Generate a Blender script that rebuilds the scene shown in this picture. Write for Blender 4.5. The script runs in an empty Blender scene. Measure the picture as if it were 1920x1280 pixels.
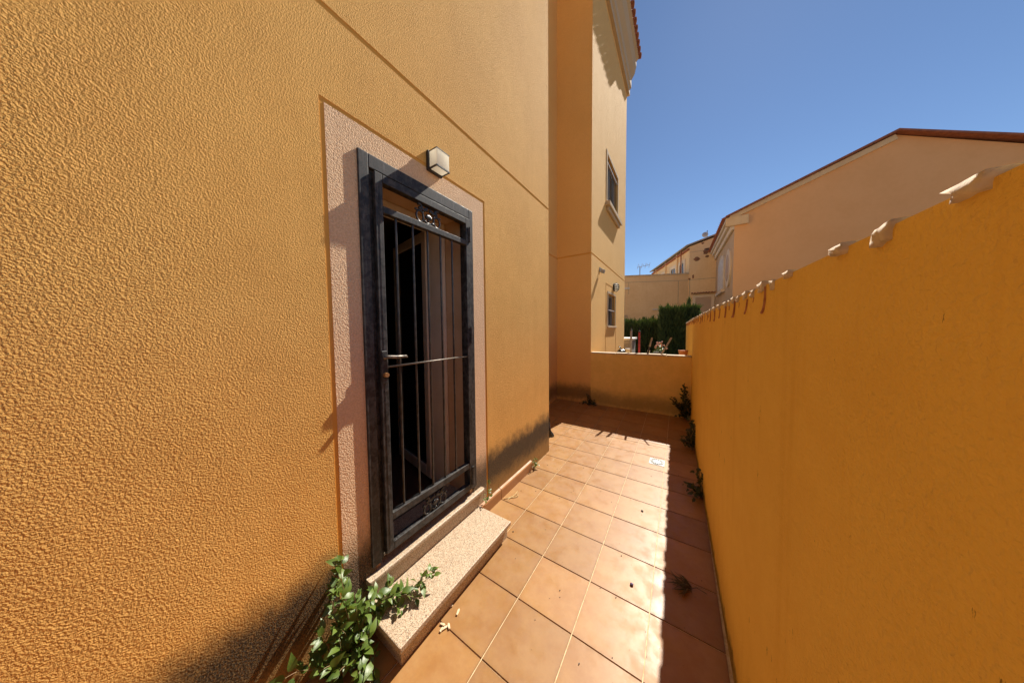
import bpy, bmesh, math, random
from mathutils import Vector, Matrix, noise

random.seed(7)
R = math.radians
SC = bpy.context.scene
COL = SC.collection

# ------------------------------------------------------------------ camera
F_PX, CX, CY = 475.96, 960.0, 640.0           # focal length in pixels of the 1920 px wide frame
YAW, PITCH, ROLL = 0.580405, 0.047226, 0.009220
CAM = Vector((0.0, 0.0, 1.5818))
fwd = Vector((-math.sin(YAW) * math.cos(PITCH), math.cos(YAW) * math.cos(PITCH), -math.sin(PITCH)))
rgt0 = Vector((math.cos(YAW), math.sin(YAW), 0.0))
dwn0 = fwd.cross(rgt0)
rgt = rgt0 * math.cos(ROLL) + dwn0 * math.sin(ROLL)
dwn = -rgt0 * math.sin(ROLL) + dwn0 * math.cos(ROLL)
cam_data = bpy.data.cameras.new('camera')
cam = bpy.data.objects.new('camera', cam_data)
COL.objects.link(cam)
m = Matrix.Identity(4)
for i in range(3):
    m[i][0], m[i][1], m[i][2], m[i][3] = rgt[i], -dwn[i], -fwd[i], CAM[i]
cam.matrix_world = m
cam_data.sensor_width = 36.0
cam_data.sensor_fit = 'HORIZONTAL'
cam_data.lens = 36.0 * F_PX / 1920.0
cam_data.clip_start = 0.03
cam_data.clip_end = 2000.0
SC.camera = cam

# ------------------------------------------------------------------ light
SUN_DIR = Vector((0.15, 0.97, 1.0)).normalized()   # towards the sun
sun_el = math.asin(SUN_DIR.z)
sun_az = math.atan2(SUN_DIR.x, SUN_DIR.y)
world = bpy.data.worlds.new('World')
SC.world = world
world.use_nodes = True
wn = world.node_tree
wn.nodes.clear()
sky = wn.nodes.new('ShaderNodeTexSky')
sky.sky_type = 'NISHITA'
sky.sun_disc = False
sky.sun_elevation = sun_el
sky.sun_rotation = sun_az
sky.air_density = 0.9
sky.dust_density = 0.03
sky.ozone_density = 4.5
bg = wn.nodes.new('ShaderNodeBackground')
bg.inputs['Strength'].default_value = 0.062
wo = wn.nodes.new('ShaderNodeOutputWorld')
wn.links.new(sky.outputs[0], bg.inputs[0])
wn.links.new(bg.outputs[0], wo.inputs[0])

sd = bpy.data.lights.new('sun', 'SUN')
sd.energy = 5.0
sd.angle = R(0.5)
sd.color = (1.0, 0.93, 0.82)
so = bpy.data.objects.new('sun', sd)
COL.objects.link(so)
so.rotation_euler = (-SUN_DIR).to_track_quat('-Z', 'Y').to_euler()
so.location = SUN_DIR * 60

SC.view_settings.view_transform = 'Standard'
SC.view_settings.look = 'None'
SC.view_settings.exposure = 0.82
SC.view_settings.gamma = 1.0
SC.view_settings.use_curve_mapping = False
try:
    SC.cycles.max_bounces = 7
    SC.cycles.diffuse_bounces = 5
except Exception:
    pass

# ------------------------------------------------------------------ helpers
def link(o, parent=None):
    COL.objects.link(o)
    if parent is not None:
        o.parent = parent
    return o

def tag(o, label=None, cat=None, group=None, kind=None):
    if label: o['label'] = label
    if cat: o['category'] = cat
    if group: o['group'] = group
    if kind: o['kind'] = kind
    return o

def empty(name, loc=(0, 0, 0)):
    """a thing's root; its parts are built in world coordinates and parented with the inverse kept"""
    o = bpy.data.objects.new(name, None)
    o.empty_display_size = 0.1
    o.location = loc
    COL.objects.link(o)
    return o

class MB:
    """collects shapes in a bmesh; build() links them as ONE mesh object"""
    def __init__(self):
        self.bm = bmesh.new()
    def box(self, x0, x1, y0, y1, z0, z1, rot=None, piv=None):
        vs = [self.bm.verts.new((x, y, z)) for x in (x0, x1) for y in (y0, y1) for z in (z0, z1)]
        if rot is not None:
            p = Vector(piv) if piv is not None else Vector(((x0 + x1) / 2, (y0 + y1) / 2, (z0 + z1) / 2))
            for v in vs:
                v.co = rot @ (v.co - p) + p
        for f in ((0, 1, 3, 2), (4, 6, 7, 5), (0, 4, 5, 1), (2, 3, 7, 6), (0, 2, 6, 4), (1, 5, 7, 3)):
            self.bm.faces.new([vs[i] for i in f])
        return vs
    def bar(self, a, b, w, h=None, up=(0, 0, 1)):
        """rectangular bar from a to b"""
        a, b = Vector(a), Vector(b)
        h = w if h is None else h
        d = (b - a).normalized()
        u = Vector(up)
        if abs(d.dot(u)) > 0.98: u = Vector((1, 0, 0))
        s = d.cross(u).normalized(); t = s.cross(d).normalized()
        r = []
        for p in (a, b):
            r.append([self.bm.verts.new(p + s * w * i / 2 + t * h * j / 2) for i, j in ((-1, -1), (1, -1), (1, 1), (-1, 1))])
        for i in range(4):
            self.bm.faces.new([r[0][i], r[0][(i + 1) % 4], r[1][(i + 1) % 4], r[1][i]])
        self.bm.faces.new(r[0][::-1]); self.bm.faces.new(r[1])
    def tube(self, pts, rad, n=8, cap=True, closed=False):
        pts = [Vector(p) for p in pts]
        rads = rad if isinstance(rad, (list, tuple)) else [rad] * len(pts)
        rings = []
        prev = None
        N = len(pts)
        for i, p in enumerate(pts):
            if closed: d = pts[(i + 1) % N] - pts[i - 1]
            else: d = pts[min(i + 1, N - 1)] - pts[max(i - 1, 0)]
            if d.length < 1e-9: d = Vector((0, 0, 1))
            d.normalize()
            if prev is None:
                u = Vector((0, 0, 1)) if abs(d.z) < 0.9 else Vector((1, 0, 0))
                s = d.cross(u).normalized()
            else:
                s = (prev - d * prev.dot(d))
                s = s.normalized() if s.length > 1e-6 else d.orthogonal().normalized()
            prev = s
            t = d.cross(s)
            rings.append([self.bm.verts.new(p + (s * math.cos(k * 2 * math.pi / n) + t * math.sin(k * 2 * math.pi / n)) * rads[i]) for k in range(n)])
        rng = range(N) if closed else range(N - 1)
        for i in rng:
            a, b = rings[i], rings[(i + 1) % N]
            for k in range(n):
                self.bm.faces.new([a[k], a[(k + 1) % n], b[(k + 1) % n], b[k]])
        if cap and not closed:
            self.bm.faces.new(rings[0][::-1]); self.bm.faces.new(rings[-1])
    def ball(self, c, rx, ry=None, rz=None, sub=2):
        ry = rx if ry is None else ry; rz = rx if rz is None else rz
        r = bmesh.ops.create_icosphere(self.bm, subdivisions=sub, radius=1.0)
        for v in r['verts']:
            v.co = Vector((v.co.x * rx + c[0], v.co.y * ry + c[1], v.co.z * rz + c[2]))
    def prism(self, poly, axis, a, b):
        """extrude 2D poly (other two axes in order) along axis from a to b"""
        def mk(p, v):
            if axis == 0: return (v, p[0], p[1])
            if axis == 1: return (p[0], v, p[1])
            return (p[0], p[1], v)
        A = [self.bm.verts.new(mk(p, a)) for p in poly]
        B = [self.bm.verts.new(mk(p, b)) for p in poly]
        n = len(poly)
        for i in range(n):
            self.bm.faces.new([A[i], A[(i + 1) % n], B[(i + 1) % n], B[i]])
        self.bm.faces.new(A[::-1]); self.bm.faces.new(B)
    def face(self, pts):
        return self.bm.faces.new([self.bm.verts.new(p) for p in pts])
    def mesh(self, name, smooth=False, bevel=0.0, seg=1, mat=None):
        if bevel > 0:
            bmesh.ops.bevel(self.bm, geom=[e for e in self.bm.edges], offset=bevel, segments=seg, affect='EDGES', profile=0.5, clamp_overlap=True)
        bmesh.ops.recalc_face_normals(self.bm, faces=self.bm.faces[:])
        me = bpy.data.meshes.new(name)
        self.bm.to_mesh(me); self.bm.free()
        if smooth:
            for p in me.polygons: p.use_smooth = True
        if mat: me.materials.append(mat)
        return me
    def build(self, name, mat, parent=None, smooth=False, bevel=0.0, seg=1):
        me = self.mesh(name, smooth, bevel, seg, mat)
        o = bpy.data.objects.new(name, me)
        link(o, parent)
        if parent is not None:
            o.matrix_parent_inverse = world_of(parent).inverted()
        return o

def world_of(o):
    mw = o.matrix_basis.copy()
    if o.parent is not None:
        mw = world_of(o.parent) @ o.matrix_parent_inverse @ mw
    return mw

def inst(name, me, parent, loc, rot=(0, 0, 0), scale=(1, 1, 1)):
    o = bpy.data.objects.new(name, me)
    o.location = loc; o.rotation_euler = rot; o.scale = scale
    link(o, parent)
    if parent is not None:
        o.matrix_parent_inverse = world_of(parent).inverted()
    return o

# ------------------------------------------------------------------ materials
class NT:
    def __init__(self, name):
        self.m = bpy.data.materials.new(name)
        self.m.use_nodes = True
        self.t = self.m.node_tree
        self.b = self.t.nodes['Principled BSDF']
    def n(self, typ, ins=None, **props):
        nd = self.t.nodes.new(typ)
        for k, v in props.items(): setattr(nd, k, v)
        if ins:
            for k, v in ins.items(): self.set(nd.inputs[k], v)
        return nd
    def set(self, sock, v):
        if isinstance(v, bpy.types.NodeSocket): self.t.links.new(v, sock)
        elif isinstance(v, bpy.types.Node): self.t.links.new(v.outputs[0], sock)
        else:
            if sock.type == 'RGBA' and len(v) == 3: v = (*v, 1)
            sock.default_value = v
    def pos(self):
        return self.n('ShaderNodeNewGeometry').outputs['Position']
    def obj(self):
        return self.n('ShaderNodeTexCoord').outputs['Object']
    def mapv(self, vec, scale=(1, 1, 1), loc=(0, 0, 0)):
        return self.n('ShaderNodeMapping', {'Vector': vec, 'Scale': scale, 'Location': loc}).outputs[0]
    def noise(self, vec, scale, detail=4, rough=0.55, dist=0.0):
        return self.n('ShaderNodeTexNoise', {'Vector': vec, 'Scale': scale, 'Detail': detail, 'Roughness': rough, 'Distortion': dist}).outputs['Fac']
    def vor(self, vec, scale, feature='F1', smooth=None, out='Distance'):
        nd = self.n('ShaderNodeTexVoronoi', feature=feature)
        self.set(nd.inputs['Vector'], vec); nd.inputs['Scale'].default_value = scale
        if smooth is not None and 'Smoothness' in nd.inputs: nd.inputs['Smoothness'].default_value = smooth
        return nd.outputs[out]
    def math(self, op, a, b=0.0, c=None, clamp=False):
        nd = self.n('ShaderNodeMath', operation=op, use_clamp=clamp)
        self.set(nd.inputs[0], a); self.set(nd.inputs[1], b)
        if c is not None: self.set(nd.inputs[2], c)
        return nd.outputs[0]
    def ramp(self, v, a, b, x=0.0, y=1.0, smooth=True):
        nd = self.n('ShaderNodeMapRange', {'Value': v, 'From Min': a, 'From Max': b, 'To Min': x, 'To Max': y})
        nd.interpolation_type = 'SMOOTHSTEP' if smooth else 'LINEAR'
        nd.clamp = True
        return nd.outputs[0]
    def mix(self, f, a, b, blend='MIX'):
        nd = self.n('ShaderNodeMix', data_type='RGBA', blend_type=blend)
        self.set(nd.inputs[0], f); self.set(nd.inputs[6], a); self.set(nd.inputs[7], b)
        return nd.outputs[2]
    def bump(self, h, strength=0.5, dist=0.01, normal=None):
        nd = self.n('ShaderNodeBump', {'Height': h, 'Strength': strength, 'Distance': dist})
        if normal is not None: self.t.links.new(normal, nd.inputs['Normal'])
        return nd.outputs[0]
    def sep(self, vec):
        return self.n('ShaderNodeSeparateXYZ', {'Vector': vec}).outputs
    def done(self, color=None, rough=None, normal=None, **kw):
        if color is not None: self.set(self.b.inputs['Base Color'], color)
        if rough is not None: self.set(self.b.inputs['Roughness'], rough)
        if normal is not None: self.t.links.new(normal, self.b.inputs['Normal'])
        for k, v in kw.items(): self.set(self.b.inputs[k.replace('_', ' ')], v)
        return self.m

def stucco(name, color, dark, grain=62.0, depth=0.012, strength=0.75, mould=None, fine=True, vary=0.25, spots=0.0, streak=0.0, wave=0.0):
    """rough-cast render: rounded grains, blotchy colour, mould stains with their own shape near the ground"""
    t = NT(name)
    p = t.pos()
    mp = t.n('ShaderNodeMapping', {'Vector': p}); mp.inputs['Rotation'].default_value = (0.61, 0.83, 0.47)
    h = t.noise(mp.outputs[0], grain, 2.0, 0.5, 0.25 if fine else 0.0)
    if fine:     # trowelling leaves denser and flatter areas
        h = t.math('MULTIPLY', h, t.ramp(t.noise(t.mapv(p, (2.2, 2.2, 1.1)), 1.0, 3, 0.6), 0.3, 0.7, 0.65, 1.2))
    big = t.noise(p, 1.3, 5, 0.6)
    med = t.noise(p, 9.0, 4, 0.6)
    f = t.math('ADD', t.math('MULTIPLY', big, 0.65), t.math('MULTIPLY', med, 0.35))
    c = t.mix(t.math('MULTIPLY', t.ramp(f, 0.35, 0.68), vary), color, dark)
    if fine and grain >= 130:     # dark speckle in the colour, standing in for grain shading lost at distance
        sg = t.noise(mp.outputs[0], grain * 0.85, 1, 0.5)
        c = t.mix(t.ramp(sg, 0.36, 0.64, 0.26, 0.0), c, (dark[0] * 0.62, dark[1] * 0.55, dark[2] * 0.5))
    if streak > 0:
        st = t.noise(t.mapv(p, (14, 14, 0.9)), 1.0, 4, 0.6)
        c = t.mix(t.math('MULTIPLY', t.ramp(st, 0.5, 0.72), streak), c, dark)
    if spots > 0:
        s = t.ramp(t.noise(t.mapv(p, (34, 34, 9)), 1.0, 5, 0.72), 0.675, 0.71)
        c = t.mix(t.math('MULTIPLY', s, spots), c, (0.05, 0.025, 0.012))
    if mould:
        z0, z1, top_amt, low_amt = mould         # z of the strongest band, upper limit
        xyz = t.sep(p)
        wob = t.noise(t.mapv(p, (1.6, 1.6, 0.6)), 1.0, 3)
        wob2 = t.noise(p, 14, 5, 0.65)
        zz = t.math('ADD', xyz[2], t.math('ADD', t.math('MULTIPLY', t.math('SUBTRACT', wob, 0.5), 0.16), t.math('MULTIPLY', t.math('SUBTRACT', wob2, 0.5), 0.17)))
        up = t.ramp(zz, z0, z1, 1.0, 0.0)
        lo = t.ramp(zz, z0 * 0.22, z0 * 0.75, low_amt, 1.0)
        drip = t.noise(t.mapv(p, (55, 55, 5.0)), 1.0, 3, 0.6)
        spk = t.noise(p, 150, 2, 0.6)
        k = t.math('MULTIPLY', up, t.math('MAXIMUM', lo, t.math('MULTIPLY', t.ramp(drip, 0.45, 0.65), 0.75)))
        k = t.math('MULTIPLY', k, t.ramp(spk, 0.3, 0.6, 0.80, 1.0))
        c = t.mix(t.math('MULTIPLY', k, top_amt), c, (0.030, 0.024, 0.017))
    nrm = t.bump(h, strength, depth)
    if wave > 0:
        nrm = t.bump(t.noise(p, 5.5, 3, 0.5), 0.8, wave, nrm)
    return t.done(c, 0.92, nrm, Specular_IOR_Level=0.25)

ORANGE = (0.85, 0.485, 0.135)
ORANGE_D = (0.70, 0.37, 0.092)
M = {}
M['wall'] = stucco('ochre_roughcast', ORANGE, ORANGE_D, 180, 0.0074, 1.0, mould=(0.38, 0.58, 0.98, 0.60), vary=0.55, streak=0.22)
M['wall_tower'] = stucco('ochre_roughcast_neighbour', (0.86, 0.53, 0.185), (0.76, 0.43, 0.125), 180, 0.0074, 0.9, mould=(0.30, 0.52, 0.75, 0.3))
M['pink'] = stucco('pink_roughcast', (0.87, 0.60, 0.37), (0.80, 0.51, 0.29), 150, 0.0085, 1.0, mould=(0.34, 0.58, 0.93, 0.45))
M['groove'] = stucco('ochre_smooth_groove', (0.72, 0.38, 0.085), (0.64, 0.32, 0.06), 160, 0.002, 0.3, fine=False)
M['wall_right'] = stucco('yellow_painted_render', (0.85, 0.56, 0.125), (0.74, 0.44, 0.08), 120, 0.006, 0.8, mould=(0.03, 0.10, 0.75, 0.8), vary=0.5, spots=0.75, streak=0.45, wave=0.010)
M['wall_back'] = stucco('stained_ochre_render', (0.87, 0.57, 0.18), (0.72, 0.47, 0.13), 95, 0.005, 0.6, mould=(0.22, 0.46, 0.55, 0.35), vary=0.9, spots=0.4, streak=0.3)
M['far_tan'] = stucco('far_tan_render', (0.80, 0.60, 0.36), (0.70, 0.49, 0.27), 18, 0.01, 0.3, vary=0.7, streak=0.3)
M['far_grey'] = stucco('far_shaded_render', (0.62, 0.46, 0.30), (0.52, 0.37, 0.22), 18, 0.01, 0.3, vary=0.8, streak=0.6)  # shade of the side wall put into a greyer, darker render colour
M['far_orange'] = stucco('far_orange_render', (0.88, 0.49, 0.22), (0.80, 0.42, 0.17), 18, 0.01, 0.3, vary=0.5)
M['far_white'] = stucco('far_white_trim', (0.74, 0.64, 0.52), (0.62, 0.53, 0.42), 22, 0.006, 0.2, vary=0.6)
M['cornice'] = stucco('cornice_render', (0.56, 0.42, 0.26), (0.48, 0.35, 0.2), 60, 0.004, 0.3, vary=0.4)

def mat_tile(name, col, col2, rough, rand=0.10):
    t = NT(name)
    p = t.pos()
    oi = t.n('ShaderNodeObjectInfo')
    sh = t.n('ShaderNodeVectorMath', operation='MULTIPLY_ADD')
    t.set(sh.inputs[0], oi.outputs['Random']); sh.inputs[1].default_value = (17, 31, 5); t.t.links.new(p, sh.inputs[2])
    q = sh.outputs[0]
    a = t.noise(q, 5.0, 5, 0.6); b = t.noise(q, 34, 4, 0.65)
    f = t.math('ADD', t.math('MULTIPLY', a, 0.7), t.math('MULTIPLY', b, 0.3))
    c = t.mix(t.ramp(f, 0.36, 0.66), col, col2)
    c = t.mix(t.math('MULTIPLY', t.ramp(t.noise(p, 120, 2), 0.6, 0.72), 0.12), c, (0.22, 0.09, 0.03))
    # dust and dirt marks
    d = t.ramp(t.noise(p, 3.1, 6, 0.7), 0.52, 0.72)
    c = t.mix(t.math('MULTIPLY', d, 0.22), c, (0.30, 0.16, 0.07))
    # grime worked into the edges of each tile
    oc = t.sep(t.obj())
    ed = t.math('MAXIMUM', t.math('ABSOLUTE', oc[0]), t.math('ABSOLUTE', oc[1]))
    ed = t.ramp(t.math('ADD', ed, t.math('MULTIPLY', t.math('SUBTRACT', t.noise(p, 22, 4, 0.65), 0.5), 0.05)), 0.142, 0.172)
    c = t.mix(t.math('MULTIPLY', ed, 0.38), c, (0.20, 0.095, 0.035))
    sp = t.ramp(t.noise(p, 70, 3, 0.8), 0.71, 0.75)
    c = t.mix(t.math('MULTIPLY', sp, 0.5), c, (0.12, 0.06, 0.03))
    hs = t.n('ShaderNodeHueSaturation', {'Color': c, 'Value': t.ramp(oi.outputs['Random'], 0, 1, 1 - rand, 1 + rand, False)})
    g = t.noise(p, 620, 2)
    nr = t.bump(t.math('ADD', g, t.math('MULTIPLY', t.noise(p, 60, 3), 0.6)), 0.16, 0.0012)
    rr = t.ramp(t.noise(p, 11, 4, 0.6), 0.3, 0.7, rough - 0.06, rough + 0.12)
    return t.done(hs.outputs[0], rr, nr, Specular_IOR_Level=0.45)
M['tile'] = mat_tile('terracotta_floor_tile', (0.340, 0.178, 0.058), (0.290, 0.136, 0.040), 0.42, 0.11)
M['skirt'] = mat_tile('terracotta_skirting', (0.52, 0.25, 0.095), (0.45, 0.20, 0.07), 0.45)

def mat_simple(name, col, rough=0.6, var=None, scale=8, bump=0.0, bscale=80, metal=0.0, **kw):
    t = NT(name)
    p = t.pos()
    c = col
    if var is not None:
        c = t.mix(t.ramp(t.noise(p, scale, 5, 0.62), 0.35, 0.68), col, var)
    nr = t.bump(t.noise(p, bscale, 4), bump, 0.004) if bump else None
    return t.done(c, rough, nr, Metallic=metal, **kw)
M['grout'] = mat_simple('cream_grout', (0.68, 0.52, 0.31), 0.9, (0.50, 0.35, 0.18), 30, 0.3, 200)
M['earth'] = mat_simple('dry_earth', (0.26, 0.19, 0.12), 0.95, (0.18, 0.13, 0.08), 3, 0.6, 20)

def mat_granite():
    t = NT('pink_speckled_granite')
    p = t.pos()
    v = t.vor(p, 340, 'F1', out='Color')
    s = t.sep(v)
    base = t.mix(t.ramp(s[0], 0.1, 0.9), (0.50, 0.38, 0.25), (0.60, 0.48, 0.34))
    base = t.mix(t.ramp(s[1], 0.74, 0.78), base, (0.33, 0.20, 0.115))
    blk = t.vor(p, 430, 'F1', out='Color')
    base = t.mix(t.math('MULTIPLY', t.ramp(t.sep(blk)[0], 0.83, 0.86), 0.9), base, (0.07, 0.055, 0.042))
    # brown stain near the middle of the tread
    st = t.ramp(t.noise(p, 7, 5, 0.65), 0.55, 0.72)
    base = t.mix(t.math('MULTIPLY', st, 0.35), base, (0.30, 0.16, 0.08))
    return t.done(base, 0.5, t.bump(t.noise(p, 240, 3), 0.15, 0.002))
M['granite'] = mat_granite()

def mat_iron():
    t = NT('worn_black_iron_paint')
    p = t.pos()
    a = t.noise(p, 26, 6, 0.7, 0.5)
    b = t.noise(t.mapv(p, (60, 60, 9)), 1.0, 4, 0.6)
    c = t.mix(t.ramp(a, 0.42, 0.60), (0.022, 0.020, 0.019), (0.066, 0.063, 0.060))
    c = t.mix(t.math('MULTIPLY', t.ramp(b, 0.55, 0.75), 0.5), c, (0.15, 0.145, 0.14))
    c = t.mix(t.math('MULTIPLY', t.ramp(t.noise(p, 55, 4, 0.7), 0.70, 0.74), 0.6), c, (0.16, 0.065, 0.025))
    return t.done(c, t.ramp(a, 0.35, 0.65, 0.50, 0.70), t.bump(t.noise(p, 300, 3), 0.12, 0.001), Specular_IOR_Level=0.35)
M['iron'] = mat_iron()
M['bar_iron'] = mat_simple('polished_bar_iron', (0.030, 0.027, 0.025), 0.30, (0.075, 0.066, 0.058), 30, 0.15, 200, metal=0.2)
M['iron_bare'] = mat_simple('worn_rod_iron', (0.13, 0.11, 0.09), 0.42, (0.22, 0.18, 0.14), 60, 0.2, 300, metal=0.35)
M['handle'] = mat_simple('chipped_lever_handle', (0.05, 0.048, 0.045), 0.35, (0.30, 0.24, 0.18), 48, 0.2, 200, metal=0.3)
M['rust'] = mat_simple('rusty_brass', (0.42, 0.20, 0.06), 0.6, (0.20, 0.09, 0.03), 120)
M['reveal'] = mat_simple('tan_plaster_reveal', (0.62, 0.43, 0.27), 0.85, (0.54, 0.36, 0.21), 5, 0.2, 90)
M['alu'] = mat_simple('cream_lacquered_aluminium', (0.74, 0.64, 0.52), 0.45, (0.66, 0.56, 0.44), 5)
M['room'] = mat_simple('room_plaster_gloom', (0.16, 0.13, 0.10), 0.9)  # gloom of the unlit hall put into the wall colour
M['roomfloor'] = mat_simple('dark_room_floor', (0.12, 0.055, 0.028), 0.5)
M['glass_dark'] = mat_simple('dark_door_glass', (0.012, 0.012, 0.014), 0.06, Specular_IOR_Level=0.5)
M['win_glass'] = mat_simple('window_glass', (0.035, 0.042, 0.052), 0.08, (0.05, 0.055, 0.06), 2, Specular_IOR_Level=0.6)
M['black_metal'] = mat_simple('black_lamp_metal', (0.022, 0.018, 0.016), 0.45)
def mat_opal():
    t = NT('opal_lamp_glass')
    p = t.pos()
    c = t.mix(t.ramp(t.noise(p, 14, 4, 0.6), 0.35, 0.7), (0.90, 0.87, 0.76), (0.92, 0.90, 0.82))
    t.done(c, 0.28, None)
    tr = t.n('ShaderNodeBsdfTranslucent', {'Color': (0.97, 0.93, 0.82)})
    mx = t.n('ShaderNodeMixShader', {0: 0.72, 1: t.b.outputs[0], 2: tr.outputs[0]})
    t.t.links.new(mx.outputs[0], t.t.nodes['Material Output'].inputs['Surface'])
    return t.m
M['opal'] = mat_opal()
M['steel'] = mat_simple('dull_steel', (0.36, 0.36, 0.35), 0.5, (0.26, 0.26, 0.25), 40, 0.1, 200, metal=0.3)
M['slot_shade'] = mat_simple('drain_slot_shade', (0.012, 0.011, 0.010), 0.8)  # near-black pieces laid on top, painting the shade inside the drain openings
M['wood_chip'] = mat_simple('pale_wood', (0.70, 0.58, 0.38), 0.8, (0.55, 0.42, 0.25), 60)
M['wood_grey'] = mat_simple('weathered_wood', (0.42, 0.35, 0.27), 0.85, (0.27, 0.21, 0.15), 25, 0.3, 90)
M['post_grey'] = mat_simple('grey_post_paint', (0.40, 0.36, 0.31), 0.7, (0.30, 0.27, 0.23), 18)
M['post_red'] = mat_simple('red_post_paint', (0.42, 0.035, 0.045), 0.55, (0.30, 0.025, 0.035), 18)
M['pebble'] = mat_simple('dark_pebble', (0.045, 0.035, 0.032), 0.7)
M['chip_violet'] = mat_simple('violet_shard', (0.09, 0.06, 0.13), 0.4)
M['string'] = mat_simple('dry_pale_stem', (0.66, 0.52, 0.25), 0.8)
M['bag'] = mat_simple('black_plastic_film', (0.018, 0.018, 0.02), 0.22, bump=0.5, bscale=45)
M['rooftile'] = mat_simple('red_roof_tile', (0.36, 0.125, 0.06), 0.85, (0.25, 0.085, 0.045), 12, 0.3, 60)
M['copingtile'] = mat_simple('old_coping_tile', (0.46, 0.20, 0.10), 0.85, (0.30, 0.10, 0.05), 25, 0.3, 90)
M['mortar'] = mat_simple('pale_mortar', (0.66, 0.56, 0.44), 0.95, (0.55, 0.44, 0.33), 25, 0.5, 90)
M['stone'] = mat_simple('pale_stone_coping', (0.60, 0.50, 0.36), 0.8, (0.45, 0.35, 0.23), 12, 0.3, 120)
M['white_paint'] = mat_simple('white_paint', (0.74, 0.72, 0.68), 0.6, (0.60, 0.57, 0.52), 8)
M['pot'] = mat_simple('terracotta_pot', (0.42, 0.17, 0.08), 0.85)
M['shutter'] = mat_simple('beige_shutter', (0.50, 0.38, 0.29), 0.7)
M['peel'] = mat_simple('exposed_brick_patch', (0.27, 0.13, 0.075), 0.95, (0.18, 0.09, 0.05), 10, 0.5, 40)
M['antenna'] = mat_simple('antenna_metal', (0.30, 0.30, 0.32), 0.4, metal=0.7)
M['dish'] = mat_simple('dish_grey', (0.42, 0.42, 0.43), 0.5)
M['dark_wood'] = mat_simple('window_frame_grey', (0.40, 0.37, 0.35), 0.6)

def mat_leaf(name, c1, c2, rough=0.35, trans=0.25):
    t = NT(name)
    oi = t.n('ShaderNodeObjectInfo')
    p = t.pos()
    f = t.math('ADD', t.math('MULTIPLY', oi.outputs['Random'], 0.6), t.math('MULTIPLY', t.noise(p, 35, 3), 0.5))
    c = t.mix(t.ramp(f, 0.2, 0.85), c1, c2)
    t.done(c, rough, t.bump(t.noise(p, 160, 2), 0.25, 0.002), Specular_IOR_Level=0.5)
    tr = t.n('ShaderNodeBsdfTranslucent', {'Color': t.mix(0.5, c, (0.25, 0.34, 0.04))})
    mx = t.n('ShaderNodeMixShader', {0: trans, 1: t.b.outputs[0], 2: tr.outputs[0]})
    t.t.links.new(mx.outputs[0], t.t.nodes['Material Output'].inputs['Surface'])
    return t.m
M['leaf'] = mat_leaf('weed_leaf', (0.058, 0.108, 0.015), (0.130, 0.190, 0.030), 0.42)
M['leaf_dark'] = mat_leaf('weed_leaf_shaded', (0.014, 0.024, 0.010), (0.026, 0.040, 0.014))  # darkened copy of the weed leaf, shade put into its colour
M['leaf_dry'] = mat_leaf('withered_leaf', (0.075, 0.06, 0.035), (0.12, 0.09, 0.05), 0.8, 0.1)
M['stem'] = mat_simple('weed_stem', (0.22, 0.20, 0.08), 0.6, (0.28, 0.16, 0.08), 20)
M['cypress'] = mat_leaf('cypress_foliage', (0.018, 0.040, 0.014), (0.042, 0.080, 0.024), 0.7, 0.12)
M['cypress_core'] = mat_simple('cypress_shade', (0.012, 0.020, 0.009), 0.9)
M['flower'] = mat_simple('pale_pink_petal', (0.62, 0.38, 0.36), 0.7, (0.50, 0.30, 0.26), 40)
M['wall_dark'] = mat_simple('grey_block', (0.38, 0.34, 0.29), 0.9, (0.28, 0.25, 0.21), 10)

# ================================================================== THE SETTING
g = MB(); g.face([(-900, -900, -0.14), (900, -900, -0.14), (900, 900, -0.14), (-900, 900, -0.14)])
tag(g.build('ground', M['earth']), kind='structure')

WX = -1.38                  # face of the house wall
YB = 5.06                   # face of the low wall at the end of the patio
CREASE = 3.93               # the paving rises from here to the end wall
def floor_z(y): return 0.0 if y < CREASE else (y - CREASE) * 0.085 / (YB - CREASE)
RWE = 9.35                  # far end of the right wall, in the next garden
def right_x(y): return 0.236 - 0.0122 * (min(y, YB) - 1.5)

# patio floor: mortar bed + every tile
fm = MB()
YF0 = -3.0
for (y0, y1) in ((YF0, CREASE), (CREASE, YB + 0.02)):
    for (x0, x1) in ((-2.2, 0.30),):
        za, zb = floor_z(y0) - 0.0045, floor_z(y1) - 0.0045
        fm.face([(x0, y0, za), (x1, y0, za), (x1, y1, zb), (x0, y1, zb)])
floor = fm.build('patio_floor', M['grout'])
tag(floor, kind='structure')
T = 0.33; TX0, TY0 = -1.0958, 1.2026
JT = 0.0050
_tile = {}
def tile_mesh(w, d):
    k = (round(w, 3), round(d, 3))
    if k not in _tile:
        b = MB(); b.box(-w / 2, w / 2, -d / 2, d / 2, -0.012, 0.0)
        bm = b.bm
        top = [e for e in bm.edges if all(v.co.z > -1e-6 for v in e.verts)]
        bmesh.ops.bevel(bm, geom=top, offset=0.0014, segments=2, affect='EDGES')
        _tile[k] = b.mesh('tile', mat=M['tile'])
    return _tile[k]
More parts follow.
